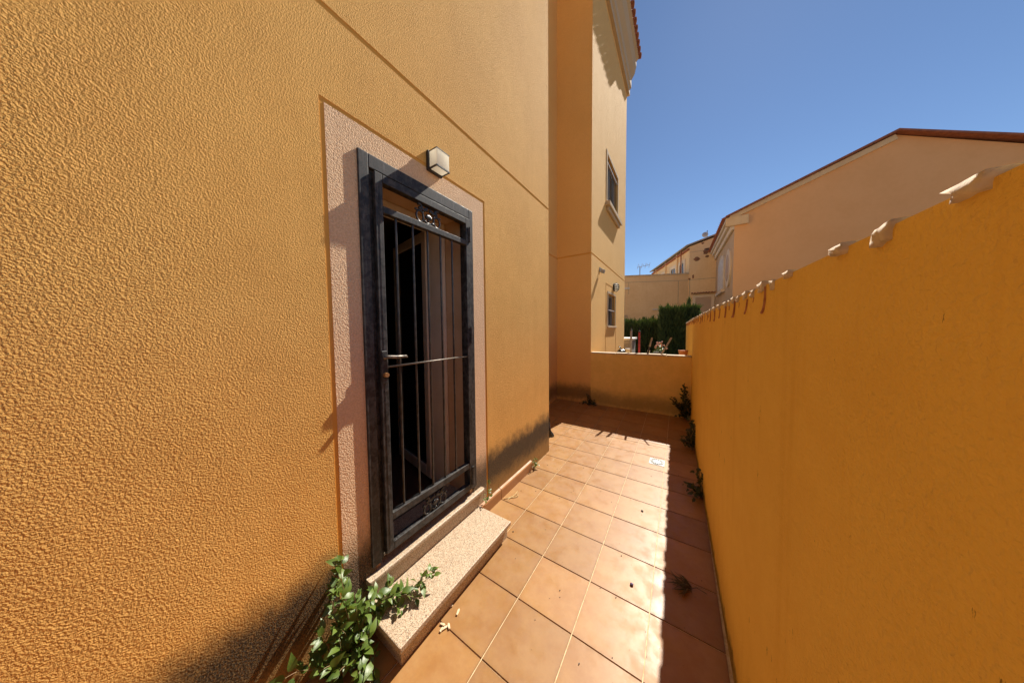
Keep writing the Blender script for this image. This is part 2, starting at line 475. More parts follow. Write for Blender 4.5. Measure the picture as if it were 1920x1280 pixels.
for j in range(-13, 13):
    y0, y1 = TY0 + j * T, TY0 + (j + 1) * T
    if y0 >= YB - 0.02: continue
    # the row that meets the crease is cut there
    spans = [(y0, y1)]
    if y0 < CREASE - 0.02 < y1 - 0.02: spans = [(y0, CREASE), (CREASE, y1)]
    for (a, b_) in spans:
        b_ = min(b_, YB)
        if b_ - a < 0.03: continue
        for i in range(-4, 5):
            x0, x1 = TX0 + i * T, TX0 + (i + 1) * T
            mid = (a + b_) / 2
            lo = WX + 0.002 if mid < 2.96 else -2.17
            hi = right_x(mid) + 0.004
            if mid < 2.96 and b_ > 2.96 and x1 < WX: lo = -2.17
            X0, X1 = max(x0, lo), min(x1, hi)
            if X1 - X0 < 0.03: continue
            w, d = X1 - X0 - JT, b_ - a - JT
            tz = floor_z(mid) + random.uniform(-0.0006, 0.0006)
            slope = math.atan2(0.085, YB - CREASE) if mid > CREASE else 0.0
            inst('tile', tile_mesh(w, d), floor, ((X0 + X1) / 2, mid, tz),
                 (slope + random.uniform(-0.0012, 0.0012), random.uniform(-0.0012, 0.0012), random.uniform(-0.002, 0.002)))

# ================================================================== THE HOUSE WITH THE GATE
H_TOP = 9.75
house = empty('ochre_house', (WX, 0, 0))
tag(house, 'ochre rough-cast house wall at the left with the barred doorway', 'house')
TH = 0.40
def wbox(mb, y0, y1, z0, z1, rec=0.0):
    mb.box(WX - TH, WX - rec, y0, y1, z0, z1)
GZ0, GZ1 = 3.050, 3.078
SL0, SL1, SR0, SR1, ST0, ST1 = 0.528, 0.549, 1.681, 1.701, 2.632, 2.652
DY0, DY1, DZ0, DZ1 = 0.712, 1.512, 0.222, 2.475
YS, YE = -7.0, 2.96
w = MB()
wbox(w, YS, SL0, -0.12, GZ0)
wbox(w, SR1, YE, -0.12, GZ0)
wbox(w, SL0, SR1, ST1, GZ0)
w.box(WX - TH, WX, YS, YE, GZ1, H_TOP)
w.box(-7.0, WX - TH, YS, YS + 0.3, -0.12, H_TOP)
w.box(-7.0, WX - TH, YE - 0.3, YE, -0.12, H_TOP)
w.build('wall', M['wall'], house)
gr = MB()
wbox(gr, SL0, SL1, -0.12, ST1, 0.0035); wbox(gr, SR0, SR1, -0.12, ST1, 0.0035)
wbox(gr, SL1, SR0, ST0, ST1, 0.0035); wbox(gr, YS, YE, GZ0, GZ1, 0.0035)
gr.build('groove', M['groove'], house)
ps = MB()
wbox(ps, SL1, DY0, -0.12, ST0, 0.001); wbox(ps, DY1, SR0, -0.12, ST0, 0.001)
wbox(ps, DY0, DY1, DZ1, ST0, 0.001); wbox(ps, DY0, DY1, -0.12, DZ0 - 0.03, 0.03)
ps.build('door_surround', M['pink'], house)
# reveals of the doorway
rv = MB()
rv.box(WX - TH, WX - 0.012, DY1 - 0.03, DY1 + 0.001, DZ0, DZ1 - 0.03)
rv.box(WX - TH, WX - 0.012, DY0 - 0.001, DY0 + 0.03, DZ0, DZ1 - 0.03)
rv.box(WX - TH, WX - 0.012, DY0 - 0.001, DY1 + 0.001, DZ1 - 0.03, DZ1 + 0.001)
rv.build('reveal', M['reveal'], house)
# the unlit hall behind
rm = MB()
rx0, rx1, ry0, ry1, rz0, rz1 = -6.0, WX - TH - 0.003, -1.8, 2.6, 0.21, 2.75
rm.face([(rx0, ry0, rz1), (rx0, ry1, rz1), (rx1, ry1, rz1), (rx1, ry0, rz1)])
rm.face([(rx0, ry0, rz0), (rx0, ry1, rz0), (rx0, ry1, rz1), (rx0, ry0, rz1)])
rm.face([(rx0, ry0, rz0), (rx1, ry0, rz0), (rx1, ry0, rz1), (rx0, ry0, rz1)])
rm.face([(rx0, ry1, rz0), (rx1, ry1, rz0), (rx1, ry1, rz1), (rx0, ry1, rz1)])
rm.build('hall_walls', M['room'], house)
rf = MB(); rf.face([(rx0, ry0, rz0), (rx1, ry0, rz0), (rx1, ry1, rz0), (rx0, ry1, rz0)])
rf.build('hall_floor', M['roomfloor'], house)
# inner aluminium door: fixed frame and a leaf standing open into the hall
fr = MB()
fx0, fx1 = WX - 0.40, WX - 0.255
for y0, y1 in ((DY1 - 0.075, DY1 - 0.032), (DY0 + 0.032, DY0 + 0.075)):
    fr.box(fx0, fx1, y0, y1, 0.255, DZ1 - 0.034)
    fr.box(fx0 + 0.03, fx1 + 0.02, y0 + 0.006, y1 - 0.006, 0.255, DZ1 - 0.036)
fr.box(fx0, fx1, DY0 + 0.075, DY1 - 0.075, DZ1 - 0.08, DZ1 - 0.034)
fr.build('inner_door_frame', M['alu'], house, bevel=0.003)
idoor = empty('inner_door', (-1.80, 1.45, 0.26)); idoor.parent = house; idoor.matrix_parent_inverse = world_of(house).inverted()
la, lb = Vector((-1.80, 1.448, 0)), Vector((-2.46, 1.57, 0))
dl = (lb - la).normalized(); LZ0, LZ1 = 0.27, 2.425
for nm, p0, p1, z0, z1 in (('stile', 0.0, 0.07, LZ0, LZ1), ('stile', 0.60, 0.67, LZ0, LZ1), ('top_rail', 0.072, 0.598, LZ1 - 0.075, LZ1), ('bottom_rail', 0.072, 0.598, LZ0, LZ0 + 0.09)):
    b = MB(); a0 = la + dl * p0; a1 = la + dl * p1
    b.bar((a0.x, a0.y, (z0 + z1) / 2), (a1.x, a1.y, (z0 + z1) / 2), 0.05, z1 - z0)
    b.build(nm, M['alu'], idoor, bevel=0.003)
b = MB(); a0 = la + dl * 0.07; a1 = la + dl * 0.60
b.bar((a0.x, a0.y, 1.35), (a1.x, a1.y, 1.35), 0.012, LZ1 - LZ0 - 0.16)
b.build('pane', M['glass_dark'], idoor)
# terracotta skirting pieces right of the step
for y0, y1 in ((1.560, 1.862), (1.866, 2.462)):
    b = MB()
    b.prism([(WX - 0.004, -0.01), (WX + 0.026, -0.01), (WX + 0.026, 0.082), (WX + 0.020, 0.094), (WX - 0.004, 0.101)], 1, y0, y1)
    b.build('skirting_tile', M['skirt'], house, bevel=0.0012)
# cornice and eaves tiles far above
def cornice(mb, x, y0, y1, z, end=0.0):
    prof = [(x - 0.05, z - 1.05), (x + 0.07, z - 1.05), (x + 0.07, z - 0.88), (x + 0.11, z - 0.84), (x + 0.11, z - 0.62), (x + 0.20, z - 0.48), (x + 0.24, z - 0.30), (x + 0.24, z - 0.16), (x + 0.30, z - 0.10), (x + 0.30, z), (x - 0.05, z)]
    mb.prism(prof, 1, y0, y1)
c = MB(); cornice(c, WX, YS, YE + 0.2, H_TOP); c.build('cornice', M['cornice'], house)
r_ = MB(); r_.prism([(WX + 0.33, H_TOP + 0.02), (WX + 0.33, H_TOP + 0.06), (-4.2, H_TOP + 1.3), (-7.2, H_TOP + 0.06), (-7.2, H_TOP + 0.02)], 1, YS - 0.1, YE + 0.25)
r_.build('roof', M['rooftile'], house)

# door sill (upper granite slab with its riser)
sill = empty('door_sill', (WX, 1.13, 0.12))
tag(sill, 'speckled granite sill slab under the iron gate', 'sill')
b = MB(); b.box(WX - 0.26, -1.338, 0.652, 1.606, 0.222, 0.252)
bmesh.ops.bevel(b.bm, geom=[e for e in b.bm.edges if all(v.co.x > -1.34 for v in e.verts)], offset=0.011, segments=4, affect='EDGES', profile=0.6)
b.build('slab', M['granite'], sill)
b = MB(); b.box(WX - 0.03, -1.360, 0.66, 1.598, 0.123, 0.2215); b.build('riser', M['granite'], sill)
step = empty('doorstep', (-1.21, 1.09, 0))
tag(step, 'low speckled granite doorstep on the terracotta tiles', 'doorstep')
b = MB(); b.box(WX, -1.042, 0.628, 1.552, 0.092, 0.122)
b.build('slab', M['granite'], step, bevel=0.004, seg=2)
b = MB(); b.box(WX, -1.066, 0.648, 1.534, -0.002, 0.0915)
b.build('riser', M['granite'], step)

# ------------------------------------------------------------------ iron gate
gate = empty('iron_gate', (WX, 1.11, 0.28))
tag(gate, 'closed black iron security gate with bars across the doorway', 'gate')
XF = WX + 0.010            # face of the fixed flange
XL = WX + 0.021            # face of the leaf
b = MB()                   # fixed frame: flat flange and an inner stop
b.box(WX - 0.05, XF, 0.685, 0.737, 0.285, 2.508); b.box(WX - 0.05, XF, 1.497, 1.540, 0.300, 2.508)
b.box(WX - 0.05, XF, 0.737, 1.497, 2.437, 2.508)
b.build('fixed_frame', M['iron'], gate, bevel=0.004, seg=2)
b = MB()
b.box(WX - 0.06, WX - 0.012, 0.737, 0.762, 0.285, 2.437); b.box(WX - 0.06, WX - 0.012, 1.470, 1.497, 0.30, 2.437); b.box(WX - 0.06, WX - 0.012, 0.762, 1.470, 2.405, 2.437)
b.build('door_stop', M['iron'], gate)
LB, LT = 0.312, 2.428
def leafbar(nm, y0, y1, z0, z1, xb=0.040, dx=0.0):
    q = MB(); q.box(XL - xb + dx, XL + dx, y0, y1, z0, z1)
    return q.build(nm, M['iron'], gate, bevel=0.0025, seg=2)
leafbar('stile', 0.762, 0.804, LB, LT); leafbar('stile', 1.452, 1.490, LB, LT)
leafbar('top_rail', 0.805, 1.451, 2.384, LT - 0.001); leafbar('bottom_rail', 0.805, 1.451, LB + 0.001, 0.360)
leafbar('upper_rail', 0.805, 1.451, 2.226, 2.262, 0.034, -0.002); leafbar('lower_rail', 0.805, 1.451, 0.488, 0.530, 0.034, -0.002)
b = MB(); b.box(XL + 0.0003, XL + 0.0016, 0.781, 0.7835, LB + 0.03, LT - 0.06)
b.build('weld_seam', M['iron'], gate)
for y in (0.888, 1.000, 1.109, 1.216, 1.322):
    q = MB(); q.tube([(XL - 0.020, y, 0.5305), (XL - 0.020, y, 2.2255)], 0.0068, 10, cap=False)
    q.build('bar', M['bar_iron'], gate, smooth=True)
q = MB(); q.tube([(XL - 0.012, 0.800, 1.377), (XL - 0.012, 1.456, 1.377)], 0.0055, 8)
q.build('cross_rod', M['iron_bare'], gate, smooth=True)
# lever handle on its plate, lock cylinder
hp = MB(); hp.box(XL, XL + 0.006, 0.765, 0.797, 1.29, 1.47)
plate = hp.build('lock_plate', M['iron'], gate, bevel=0.003)
h = MB(); h.tube([(XL + 0.004, 0.780, 1.432), (XL + 0.018, 0.780, 1.434)], 0.010, 10)
h.tube([(XL + 0.014, 0.772, 1.434), (XL + 0.017, 0.80, 1.436), (XL + 0.018, 0.85, 1.432), (XL + 0.018, 0.905, 1.430), (XL + 0.016, 0.912, 1.424)], [0.010, 0.0105, 0.009, 0.0085, 0.006], 10)
h.build('lever', M['handle'], plate, smooth=True)
h = MB(); h.tube([(XL + 0.004, 0.782, 1.338), (XL + 0.026, 0.782, 1.338)], [0.013, 0.012], 12)
h.build('lock_cylinder', M['rust'], plate, smooth=False)
# hinges
for z0, z1 in ((2.255, 2.362), (1.478, 1.600)):
    q = MB(); zm = (z0 + z1) / 2
    q.tube([(XL + 0.004, 1.487, z0), (XL + 0.004, 1.487, zm - 0.001)], 0.0085, 10)
    q.tube([(XL + 0.004, 1.487, zm + 0.001), (XL + 0.004, 1.487, z1)], 0.0085, 10)
    q.tube([(XL + 0.004, 1.487, z1), (XL + 0.004, 1.487, z1 + 0.006)], 0.005, 8)
    q.box(XL, XL + 0.004, 1.466, 1.487, zm, z1)
    q.build('hinge', M['iron'], gate)
q = MB(); q.tube([(XL + 0.002, 1.480, 0.345), (XL + 0.002, 1.480, 0.492)], 0.011, 10); q.build('pivot', M['iron'], gate)

def ornament(zb, flip, name):
    """cast scroll crest: two rings, a shell between leafy scrolls"""
    q = MB(); X = XL - 0.016; yc = 1.118; s = flip
    P = lambda y, z: (X, yc + y, zb + s * z)
    def ring(y, z, ry, rz, r):
        q.tube([P(y + ry * math.cos(a), z + rz * math.sin(a)) for a in [k * 2 * math.pi / 20 for k in range(20)]], r, 6, closed=True)
    for sg in (-1, 1):
        ring(sg * 0.066, 0.036, 0.026, 0.034, 0.0062)
        # acanthus curl above the ring
        pts = []
        for k in range(16):
            a = k / 15 * 4.6; rr = 0.026 - 0.0014 * k
            pts.append(P(sg * (0.066 + rr * math.cos(a + 1.0)), 0.086 + rr * math.sin(a + 1.0)))
        q.tube(pts, [0.0090 - 0.0003 * k for k in range(16)], 6)
        q.ball(P(sg * 0.066, 0.086), 0.008, 0.012, 0.011, 1)
        q.ball(P(sg * 0.092, 0.070), 0.008, 0.014, 0.009, 1); q.ball(P(sg * 0.045, 0.062), 0.008, 0.010, 0.014, 1)
        # S-scroll towards the middle
        q.tube([P(sg * (0.060 - 0.050 * k / 9), 0.098 - 0.020 * math.sin(k / 9 * math.pi) + 0.004 * k / 9) for k in range(10)], 0.0085, 6)
        q.tube([P(sg * (0.042 - 0.040 * k / 9), 0.012 + 0.008 * math.sin(k / 9 * math.pi * 2)) for k in range(10)], 0.0075, 6)
        for k in range(3): q.ball(P(sg * (0.012 + 0.013 * k), 0.088 + 0.006 * (k % 2)), 0.008, 0.010, 0.009, 1)
    # shell
    for k in range(5):
        a = (k - 2) * 0.42
        q.tube([P(0, 0.030), P(math.sin(a) * 0.020, 0.030 + math.cos(a) * 0.022), P(math.sin(a) * 0.028, 0.030 + math.cos(a) * 0.038)], [0.006, 0.011, 0.007], 6)
    q.ball(P(0, 0.026), 0.008, 0.012, 0.010, 1)
    return q.build(name, M['iron_orn'], gate, smooth=True)
M['iron_orn'] = mat_simple('cast_iron_ornament', (0.020, 0.018, 0.017), 0.33, (0.035, 0.032, 0.030), 40)
ornament(2.264, 1, 'crest_ornament')
ornament(0.362, 1, 'foot_ornament')

# ------------------------------------------------------------------ lamp over the door
lamp = empty('wall_lamp', (WX, 1.175, 2.675))
tag(lamp, 'cube wall lamp with opal glass above the barred gate', 'lamp')
b = MB(); b.box(WX, WX + 0.020, 1.114, 1.234, 2.612, 2.736); b.build('back_plate', M['black_metal'], lamp, bevel=0.004, seg=2)
lx, ly0, ly1, lz0, lz1 = WX + 0.092, 1.124, 1.228, 2.621, 2.728
b = MB(); b.box(WX + 0.020, lx, ly0, ly1, lz0, lz1); b.build('glass_cube', M['opal'], lamp, bevel=0.005, seg=3)
b = MB(); t_ = 0.0075
for y in (ly0, ly1):
    b = MB(); b.box(WX + 0.0205, lx + 0.001, y - t_ / 2, y + t_ / 2, lz0 - 0.003, lz0 + t_ - 0.003); b.build('edge_trim', M['black_metal'], lamp)
b = MB(); b.box(lx - t_ + 0.002, lx + 0.002, ly0 + 0.004, ly1 - 0.004, lz0 - 0.0035, lz0 + t_ - 0.0035); b.build('edge_trim', M['black_metal'], lamp)
for y in (ly0, ly1):
    b = MB(); b.box(WX + 0.0205, lx + 0.001, y - 0.002, y + 0.002, lz1 - 0.002, lz1 + 0.0025); b.build('edge_trim', M['black_metal'], lamp)
b = MB(); b.box(lx - 0.003, lx + 0.0015, ly0 + 0.003, ly1 - 0.003, lz1 - 0.002, lz1 + 0.0025); b.build('edge_trim', M['black_metal'], lamp)

# ================================================================== THE NEIGHBOURING TALL HOUSE
tower = empty('tall_ochre_house', (-1.448, 5.06, 0))
tag(tower, 'tall ochre house corner behind the low patio wall', 'house')
TXW, TY1, TZ = -1.448, 8.72, 9.75
RX = -2.165
TGZ0, TGZ1 = 3.045, 3.075
# window openings on the side wall (Y0, Y1, Z0, Z1)
W1 = (6.29, 7.50, 4.50, 5.61); W2 = (6.46, 7.31, 1.645, 2.44)
t = MB()
def tbox(y0, y1, z0, z1, rec=0.0): t.box(TXW - 0.35, TXW - rec, y0, y1, z0, z1)
tbox(YB, W2[0], -0.12, TGZ0); tbox(W2[1], TY1, -0.12, TGZ0); tbox(W2[0], W2[1], -0.12, W2[2]); tbox(W2[0], W2[1], W2[3], TGZ0)
tbox(YB, W1[0], TGZ1, TZ); tbox(W1[1], TY1, TGZ1, TZ); tbox(W1[0], W1[1], TGZ1, W1[2]); tbox(W1[0], W1[1], W1[3], TZ)
# wall facing the patio and the recess wall
t.box(RX - 0.3, TXW - 0.35, YB, YB + 0.35, -0.12, TGZ0); t.box(RX - 0.3, TXW - 0.35, YB, YB + 0.35, TGZ1, TZ)
t.box(RX - 0.3, RX, YE + 0.002, YB, -0.12, TGZ0); t.box(RX - 0.3, RX, YE + 0.002, YB, TGZ1, TZ)
t.box(-7.0, TXW - 0.35, TY1 - 0.3, TY1, -0.12, TZ)
t.build('wall', M['wall_tower'], tower)
q = MB(); q.box(TXW - 0.35, TXW - 0.012, YB + 0.012, TY1, TGZ0, TGZ1); q.box(RX - 0.3, TXW - 0.35, YB + 0.012, YB + 0.35, TGZ0, TGZ1); q.box(RX - 0.3, RX - 0.012, YE + 0.002, YB + 0.012, TGZ0, TGZ1)
q.build('groove', M['groove'], tower)
# long thin groove lines framing the lower window
q = MB()
for y in (6.27, 7.42): q.box(TXW, TXW + 0.004, y - 0.008, y + 0.008, 0.0, 2.66)
q.box(TXW, TXW + 0.004, 6.278, 7.412, 2.645, 2.66)
q.build('window_outline', M['groove'], tower)
def window(nm, W, nb, trim, deep):
    wo_ = empty(nm, (TXW, (W[0] + W[1]) / 2, W[2])); wo_.parent = tower; wo_.matrix_parent_inverse = world_of(tower).inverted()
    q = MB(); q.box(TXW - deep - 0.02, TXW - deep, W[0], W[1], W[2], W[3]); q.build('pane', M['win_glass'], wo_)
    q = MB(); f = 0.045
    q.box(TXW - deep + 0.001, TXW - deep + 0.03, W[0] + 0.001, W[0] + f, W[2] + 0.001, W[3] - 0.001); q.box(TXW - deep + 0.001, TXW - deep + 0.03, W[1] - f, W[1] - 0.001, W[2] + 0.001, W[3] - 0.001)
    q.box(TXW - deep + 0.001, TXW - deep + 0.03, W[0] + f, W[1] - f, W[2] + 0.001, W[2] + f); q.box(TXW - deep + 0.001, TXW - deep + 0.03, W[0] + f, W[1] - f, W[3] - f, W[3] - 0.001)
    my = (W[0] + W[1]) / 2; q.box(TXW - deep + 0.001, TXW - deep + 0.032, my - 0.03, my + 0.03, W[2] + f, W[3] - f)
    q.build('frame', M['dark_wood'], wo_)
    # grille just proud of the reveal
    for k in range(nb):
        y = W[0] + (k + 0.5) * (W[1] - W[0]) / nb
        q = MB(); q.box(TXW - 0.035, TXW - 0.023, y - 0.006, y + 0.006, W[2] + 0.01, W[3] - 0.01); q.build('bar', M['iron'], wo_)
    for z in ((W[2] + 0.10, W[3] - 0.14) if nb > 6 else ((W[2] + W[3]) / 2,)):
        q = MB(); q.box(TXW - 0.022, TXW - 0.006, W[0], W[1], z - 0.012, z + 0.012); q.build('grille_rail', M['grille'], wo_)
    q = MB()
    for y0, y1 in ((W[0] - trim, W[0]), (W[1], W[1] + trim)): q.box(TXW, TXW + 0.012, y0, y1, W[2] - 0.002, W[3] + trim)
    q.box(TXW, TXW + 0.012, W[0], W[1], W[3], W[3] + trim); q.build('surround', M['cornice'], wo_)
    return wo_
M['grille'] = mat_simple('bright_grille_rail', (0.55, 0.53, 0.50), 0.5)
w1 = window('upper_window', W1, 8, 0.07, 0.12)
q = MB(); q.box(TXW - 0.10, TXW + 0.10, 6.16, 7.64, 4.40, 4.498); q.build('sill', M['cornice'], w1, bevel=0.012, seg=2)
q = MB(); q.box(TXW, TXW + 0.06, 6.24, 7.56, 4.31, 4.3995); q.build('sill_moulding', M['cornice'], w1, bevel=0.015, seg=2)
w2 = window('lower_window', W2, 5, 0.05, 0.12)
q = MB(); q.box(TXW - 0.10, TXW + 0.035, 6.40, 7.40, 1.60, 1.643); q.build('sill', M['cornice'], w2, bevel=0.006)
q = MB(); cornice(q, TXW, YB + 0.4, TY1 + 0.10, TZ); q.build('cornice', M['cornice'], tower)
q = MB(); q.prism([(TXW + 0.30, TZ + 0.004), (TXW + 0.30, TZ + 0.05), (-4.2, TZ + 1.25), (-7.1, TZ + 0.05), (-7.1, TZ + 0.004)], 1, YB + 0.3, TY1 + 0.2)
troof = q.build('roof', M['rooftile'], tower)
def half_tile(r0, r1, L, th=0.012, n=8, up=True):
    """half-round roof tile along +X, length L"""
    b = MB(); A = []
    for (x, r) in ((0, r0), (L, r1)):
        o_, i_ = [], []
        for k in range(n + 1):
            a = math.pi * k / n
            s = 1 if up else -1
            o_.append(b.bm.verts.new((x, -r * math.cos(a), s * r * math.sin(a)))); i_.append(b.bm.verts.new((x, -(r - th) * math.cos(a), s * (r - th) * math.sin(a))))
        A.append((o_, i_))
    (o0, i0), (o1, i1) = A
    for k in range(n):
        b.bm.faces.new([o0[k], o0[k + 1], o1[k + 1], o1[k]]); b.bm.faces.new([i0[k], i1[k], i1[k + 1], i0[k + 1]])
        b.bm.faces.new([o0[k], i0[k], i0[k + 1], o0[k + 1]]); b.bm.faces.new([o1[k], o1[k + 1], i1[k + 1], i1[k]])
    for k in (0, n):
        b.bm.faces.new([o0[k], o1[k], i1[k], i0[k]])
    return b
ht = half_tile(0.075, 0.085, 0.42).mesh('roof_tile', smooth=True, mat=M['rooftile'])
yy = 5.5
while yy < TY1 + 0.2:
    inst('eaves_tile', ht, troof, (TXW - 0.04, yy, TZ + 0.03), (0, R(18), 0)); yy += 0.205

# small lamp and floodlight on the tall house wall
bl = empty('bulkhead_lamp', (TXW, 7.12, 2.66))
tag(bl, 'small round caged bulkhead lamp above the lower barred window', 'lamp')
q = MB(); q.tube([(TXW, 7.12, 2.66), (TXW + 0.04, 7.12, 2.66)], 0.105, 16); q.build('base', M['black_metal'], bl)
q = MB(); q.ball((TXW + 0.05, 7.12, 2.66), 0.075, 0.085, 0.105, 2); q.build('globe', M['opal'], bl, smooth=True)
q = MB()
for z in (-0.06, 0.0, 0.06):
    q.tube([(TXW + 0.045 + 0.085 * math.sin(a), 7.12 - 0.10 * math.cos(a), 2.66 + z) for a in [k * math.pi / 10 for k in range(11)]], 0.007, 6)
q.tube([(TXW + 0.045 + 0.09 * math.sin(a), 7.12, 2.66 - 0.115 * math.cos(a)) for a in [k * math.pi / 10 for k in range(11)]], 0.007, 6)
q.build('cage', M['black_metal'], bl, smooth=True)
fl = empty('wall_floodlight', (TXW, 5.70, 2.86))
tag(fl, 'small grey floodlight on a bracket below the wall groove', 'floodlight')
q = MB(); q.box(TXW, TXW + 0.012, 5.66, 5.74, 2.82, 2.90); q.tube([(TXW + 0.01, 5.70, 2.86), (TXW + 0.045, 5.70, 2.87), (TXW + 0.06, 5.70, 2.84)], 0.010, 8); q.build('bracket', M['steel'], fl)
q = MB(); q.box(TXW + 0.03, TXW + 0.10, 5.655, 5.745, 2.775, 2.85, Matrix.Rotation(R(20), 3, 'Y')); q.build('head', M['post_grey'], fl, bevel=0.008, seg=2)

# ================================================================== LOW END WALL, RIGHT WALL
lw = empty('low_end_wall', (-0.6, YB, 0))
tag(lw, 'low stained ochre wall closing the far end of the patio', 'wall')
LWT = 1.096
q = MB(); q.box(TXW + 0.001, 0.24, YB, YB + 0.145, -0.12, LWT); q.build('body', M['wall_back'], lw)
cx = TXW + 0.003
for k, wd in enumerate((0.46, 0.42, 0.40, 0.40)):
    x1 = min(cx + wd, 0.188)
    q = MB(); q.box(cx, x1 - 0.005, YB - 0.006 + 0.003 * (k % 2), YB + 0.155, LWT + 0.001, LWT + 0.024 + 0.003 * (k % 3)); q.build('coping_slab', M['stone'], lw, bevel=0.003); cx = x1

rw = empty('right_patio_wall', (0.23, 1.5, 0))
tag(rw, 'long yellow ochre patio wall along the right with rough coping', 'wall')
q = MB()
RT = 1.722
NS = 40
ys = [YS + (RWE - YS) * k / NS for k in range(NS + 1)]
pr = None
for y in ys:
    x = right_x(max(y, -3))
    ring = [q.bm.verts.new(p) for p in ((x, y, -0.12), (x + 0.012 * math.sin(y * 2.1) * 0.3, y, 0.85), (x, y, RT), (x + 0.20, y, RT), (x + 0.20, y, -0.12))]
    if pr:
        for k in range(5): q.bm.faces.new([pr[k], pr[(k + 1) % 5], ring[(k + 1) % 5], ring[k]])
    else: q.bm.faces.new(ring)
    pr = ring
q.bm.faces.new(pr[::-1])
q.build('body', M['wall_right'], rw)
# coping: channel tiles bedded across the wall top in mortar, their rims flush with the painted face
def hook_tile(r, th, a0, a1, L=0.26, n=7, sy=0.6):
    '''broken rim of a channel tile: part of a ring seen end-on in the wall face'''
    b = MB(); A = []
    for x in (0, L):
        o_, i_ = [], []
        for k in range(n + 1):
            a = a0 + (a1 - a0) * k / n; tt = th * (0.5 + 0.5 * math.sin(math.pi * (k + 0.6) / (n + 1.2)))
            o_.append(b.bm.verts.new((x, -sy * r * math.cos(a), -r * math.sin(a)))); i_.append(b.bm.verts.new((x, -sy * (r - tt) * math.cos(a), -(r - tt) * math.sin(a))))
        A.append((o_, i_))
    (o0, i0), (o1, i1) = A
    for k in range(n):
        b.bm.faces.new([o0[k], o0[k + 1], o1[k + 1], o1[k]]); b.bm.faces.new([i0[k], i1[k], i1[k + 1], i0[k + 1]])
        b.bm.faces.new([o0[k], i0[k], i0[k + 1], o0[k + 1]]); b.bm.faces.new([o1[k], o1[k + 1], i1[k + 1], i1[k]])
    for k in (0, n): b.bm.faces.new([o0[k], o1[k], i1[k], i0[k]])
    return b.mesh('coping_channel_tile', smooth=True, mat=M['copingtile'])
HOOK = [hook_tile(0.080, 0.011, 0.02, 1.75), hook_tile(0.070, 0.010, 0.02, 1.5), hook_tile(0.055, 0.010, 0.05, 1.9)]
HOOKS = [hook_tile(0.040, 0.009, 0.02, 1.6), hook_tile(0.030, 0.009, 0.05, 1.4)]
def mortar_lump(w_, h_, sd):
    rr = random.Random(sd); b = MB()
    b.box(0.0, 0.24, -w_ / 2, w_ / 2, -0.022, h_)
    bmesh.ops.subdivide_edges(b.bm, edges=b.bm.edges[:], cuts=2, use_grid_fill=True)
    for v in b.bm.verts:
        v.co += V3(rr.uniform(-.003, .003), rr.uniform(-.005, .005), rr.uniform(-.003, .003))
        if v.co.z < 0.004: v.co.y *= 0.66
    return b.mesh('coping_mortar', mat=M['mortar'], smooth=True)
def V3(*a): return Vector(a)
LUMP = [mortar_lump(0.10, 0.008, k) for k in range(3)]; LUMPS = [mortar_lump(0.05, 0.005, 9 + k) for k in range(3)]
rr_ = random.Random(31)
y = -2.463
while y < RWE - 0.1:
    x = right_x(y); j = rr_.uniform
    if y > 1.0: inst('coping_tile', rr_.choice(HOOK), rw, (x - 0.0045 + j(-0.002, 0.002), y + j(-.012, .012), RT - 0.012 + j(-0.006, 0.004)), (j(-.25, .25), j(-.02, .02), j(-.04, .04)))
    lo_ = inst('mortar_fill', rr_.choice(LUMP), rw, (x - 0.008 + j(-0.002, 0.002), y + j(-.01, .01), RT + 0.002 + j(-.003, .004)), (j(-.04, .04), j(-.02, .02), j(-.04, .04)))
    if y < 1.1: lo_.scale = (0.9, 0.55, 0.55)
    if rr_.random() < (0.8 if y > 1.1 else 0.25):
        if y > 1.0: inst('coping_tile', rr_.choice(HOOKS), rw, (x - 0.004 + j(-0.002, 0.002), y + 0.123 + j(-.02, .02), RT - 0.012 + j(-0.02, 0.004)), (j(-.4, .4), j(-.03, .03), j(-.04, .04)))
        inst('mortar_fill', rr_.choice(LUMPS), rw, (x - 0.007 + j(-0.002, 0.002), y + 0.123 + j(-.02, .02), RT + 0.001 + j(-.004, .002)), (j(-.05, .05), j(-.01, .01), j(-.03, .03)))
    y += 0.245

# ================================================================== BEYOND THE PATIO
def stone_box(nm, label, cat, *a): pass
# posts and sticks just behind the low wall
def post(nm, label, x, y, z1, mat, capz):
    o = empty(nm, (x, y, -0.14)); tag(o, label, 'post')
    q = MB(); q.box(x - 0.016, x + 0.016, y - 0.016, y + 0.016, -0.14, z1); q.build('shaft', mat, o, bevel=0.003)
    q = MB(); q.tube([(x, y, z1), (x, y, z1 + 0.02), (x, y, z1 + 0.03), (x, y, capz)], [0.012, 0.020, 0.008, 0.004], 8); q.build('finial', M['black_metal'], o)
post('garden_post', 'thin grey post with dark tip behind the low wall', -0.752, 5.285, 1.535, M['post_grey'], 1.625)
post('garden_post', 'thin red post with dark tip behind the low wall', -0.615, 5.31, 1.51, M['post_red'], 1.595)
def stick(label, a, b_, w_, mats):
    o = empty('wooden_stick', a); tag(o, label, 'stick', 'weathered sticks leaning on the low wall')
    a, b_ = Vector(a), Vector(b_)
    md = a.lerp(b_, 0.45)
    q = MB(); q.bar(a, md, w_, w_ * 0.6); q.build('lower_part', mats[0], o)
    q = MB(); q.bar(md, b_, w_, w_ * 0.6); q.build('upper_part', mats[1], o)
M['wood_dark'] = mat_simple('charred_wood', (0.05, 0.04, 0.035), 0.8)
stick('short dark stick with pale tip leaning on the low wall', (-0.455, 5.13, 1.118), (-0.395, 5.205, 1.41), 0.026, (M['wood_dark'], M['wood_grey']))
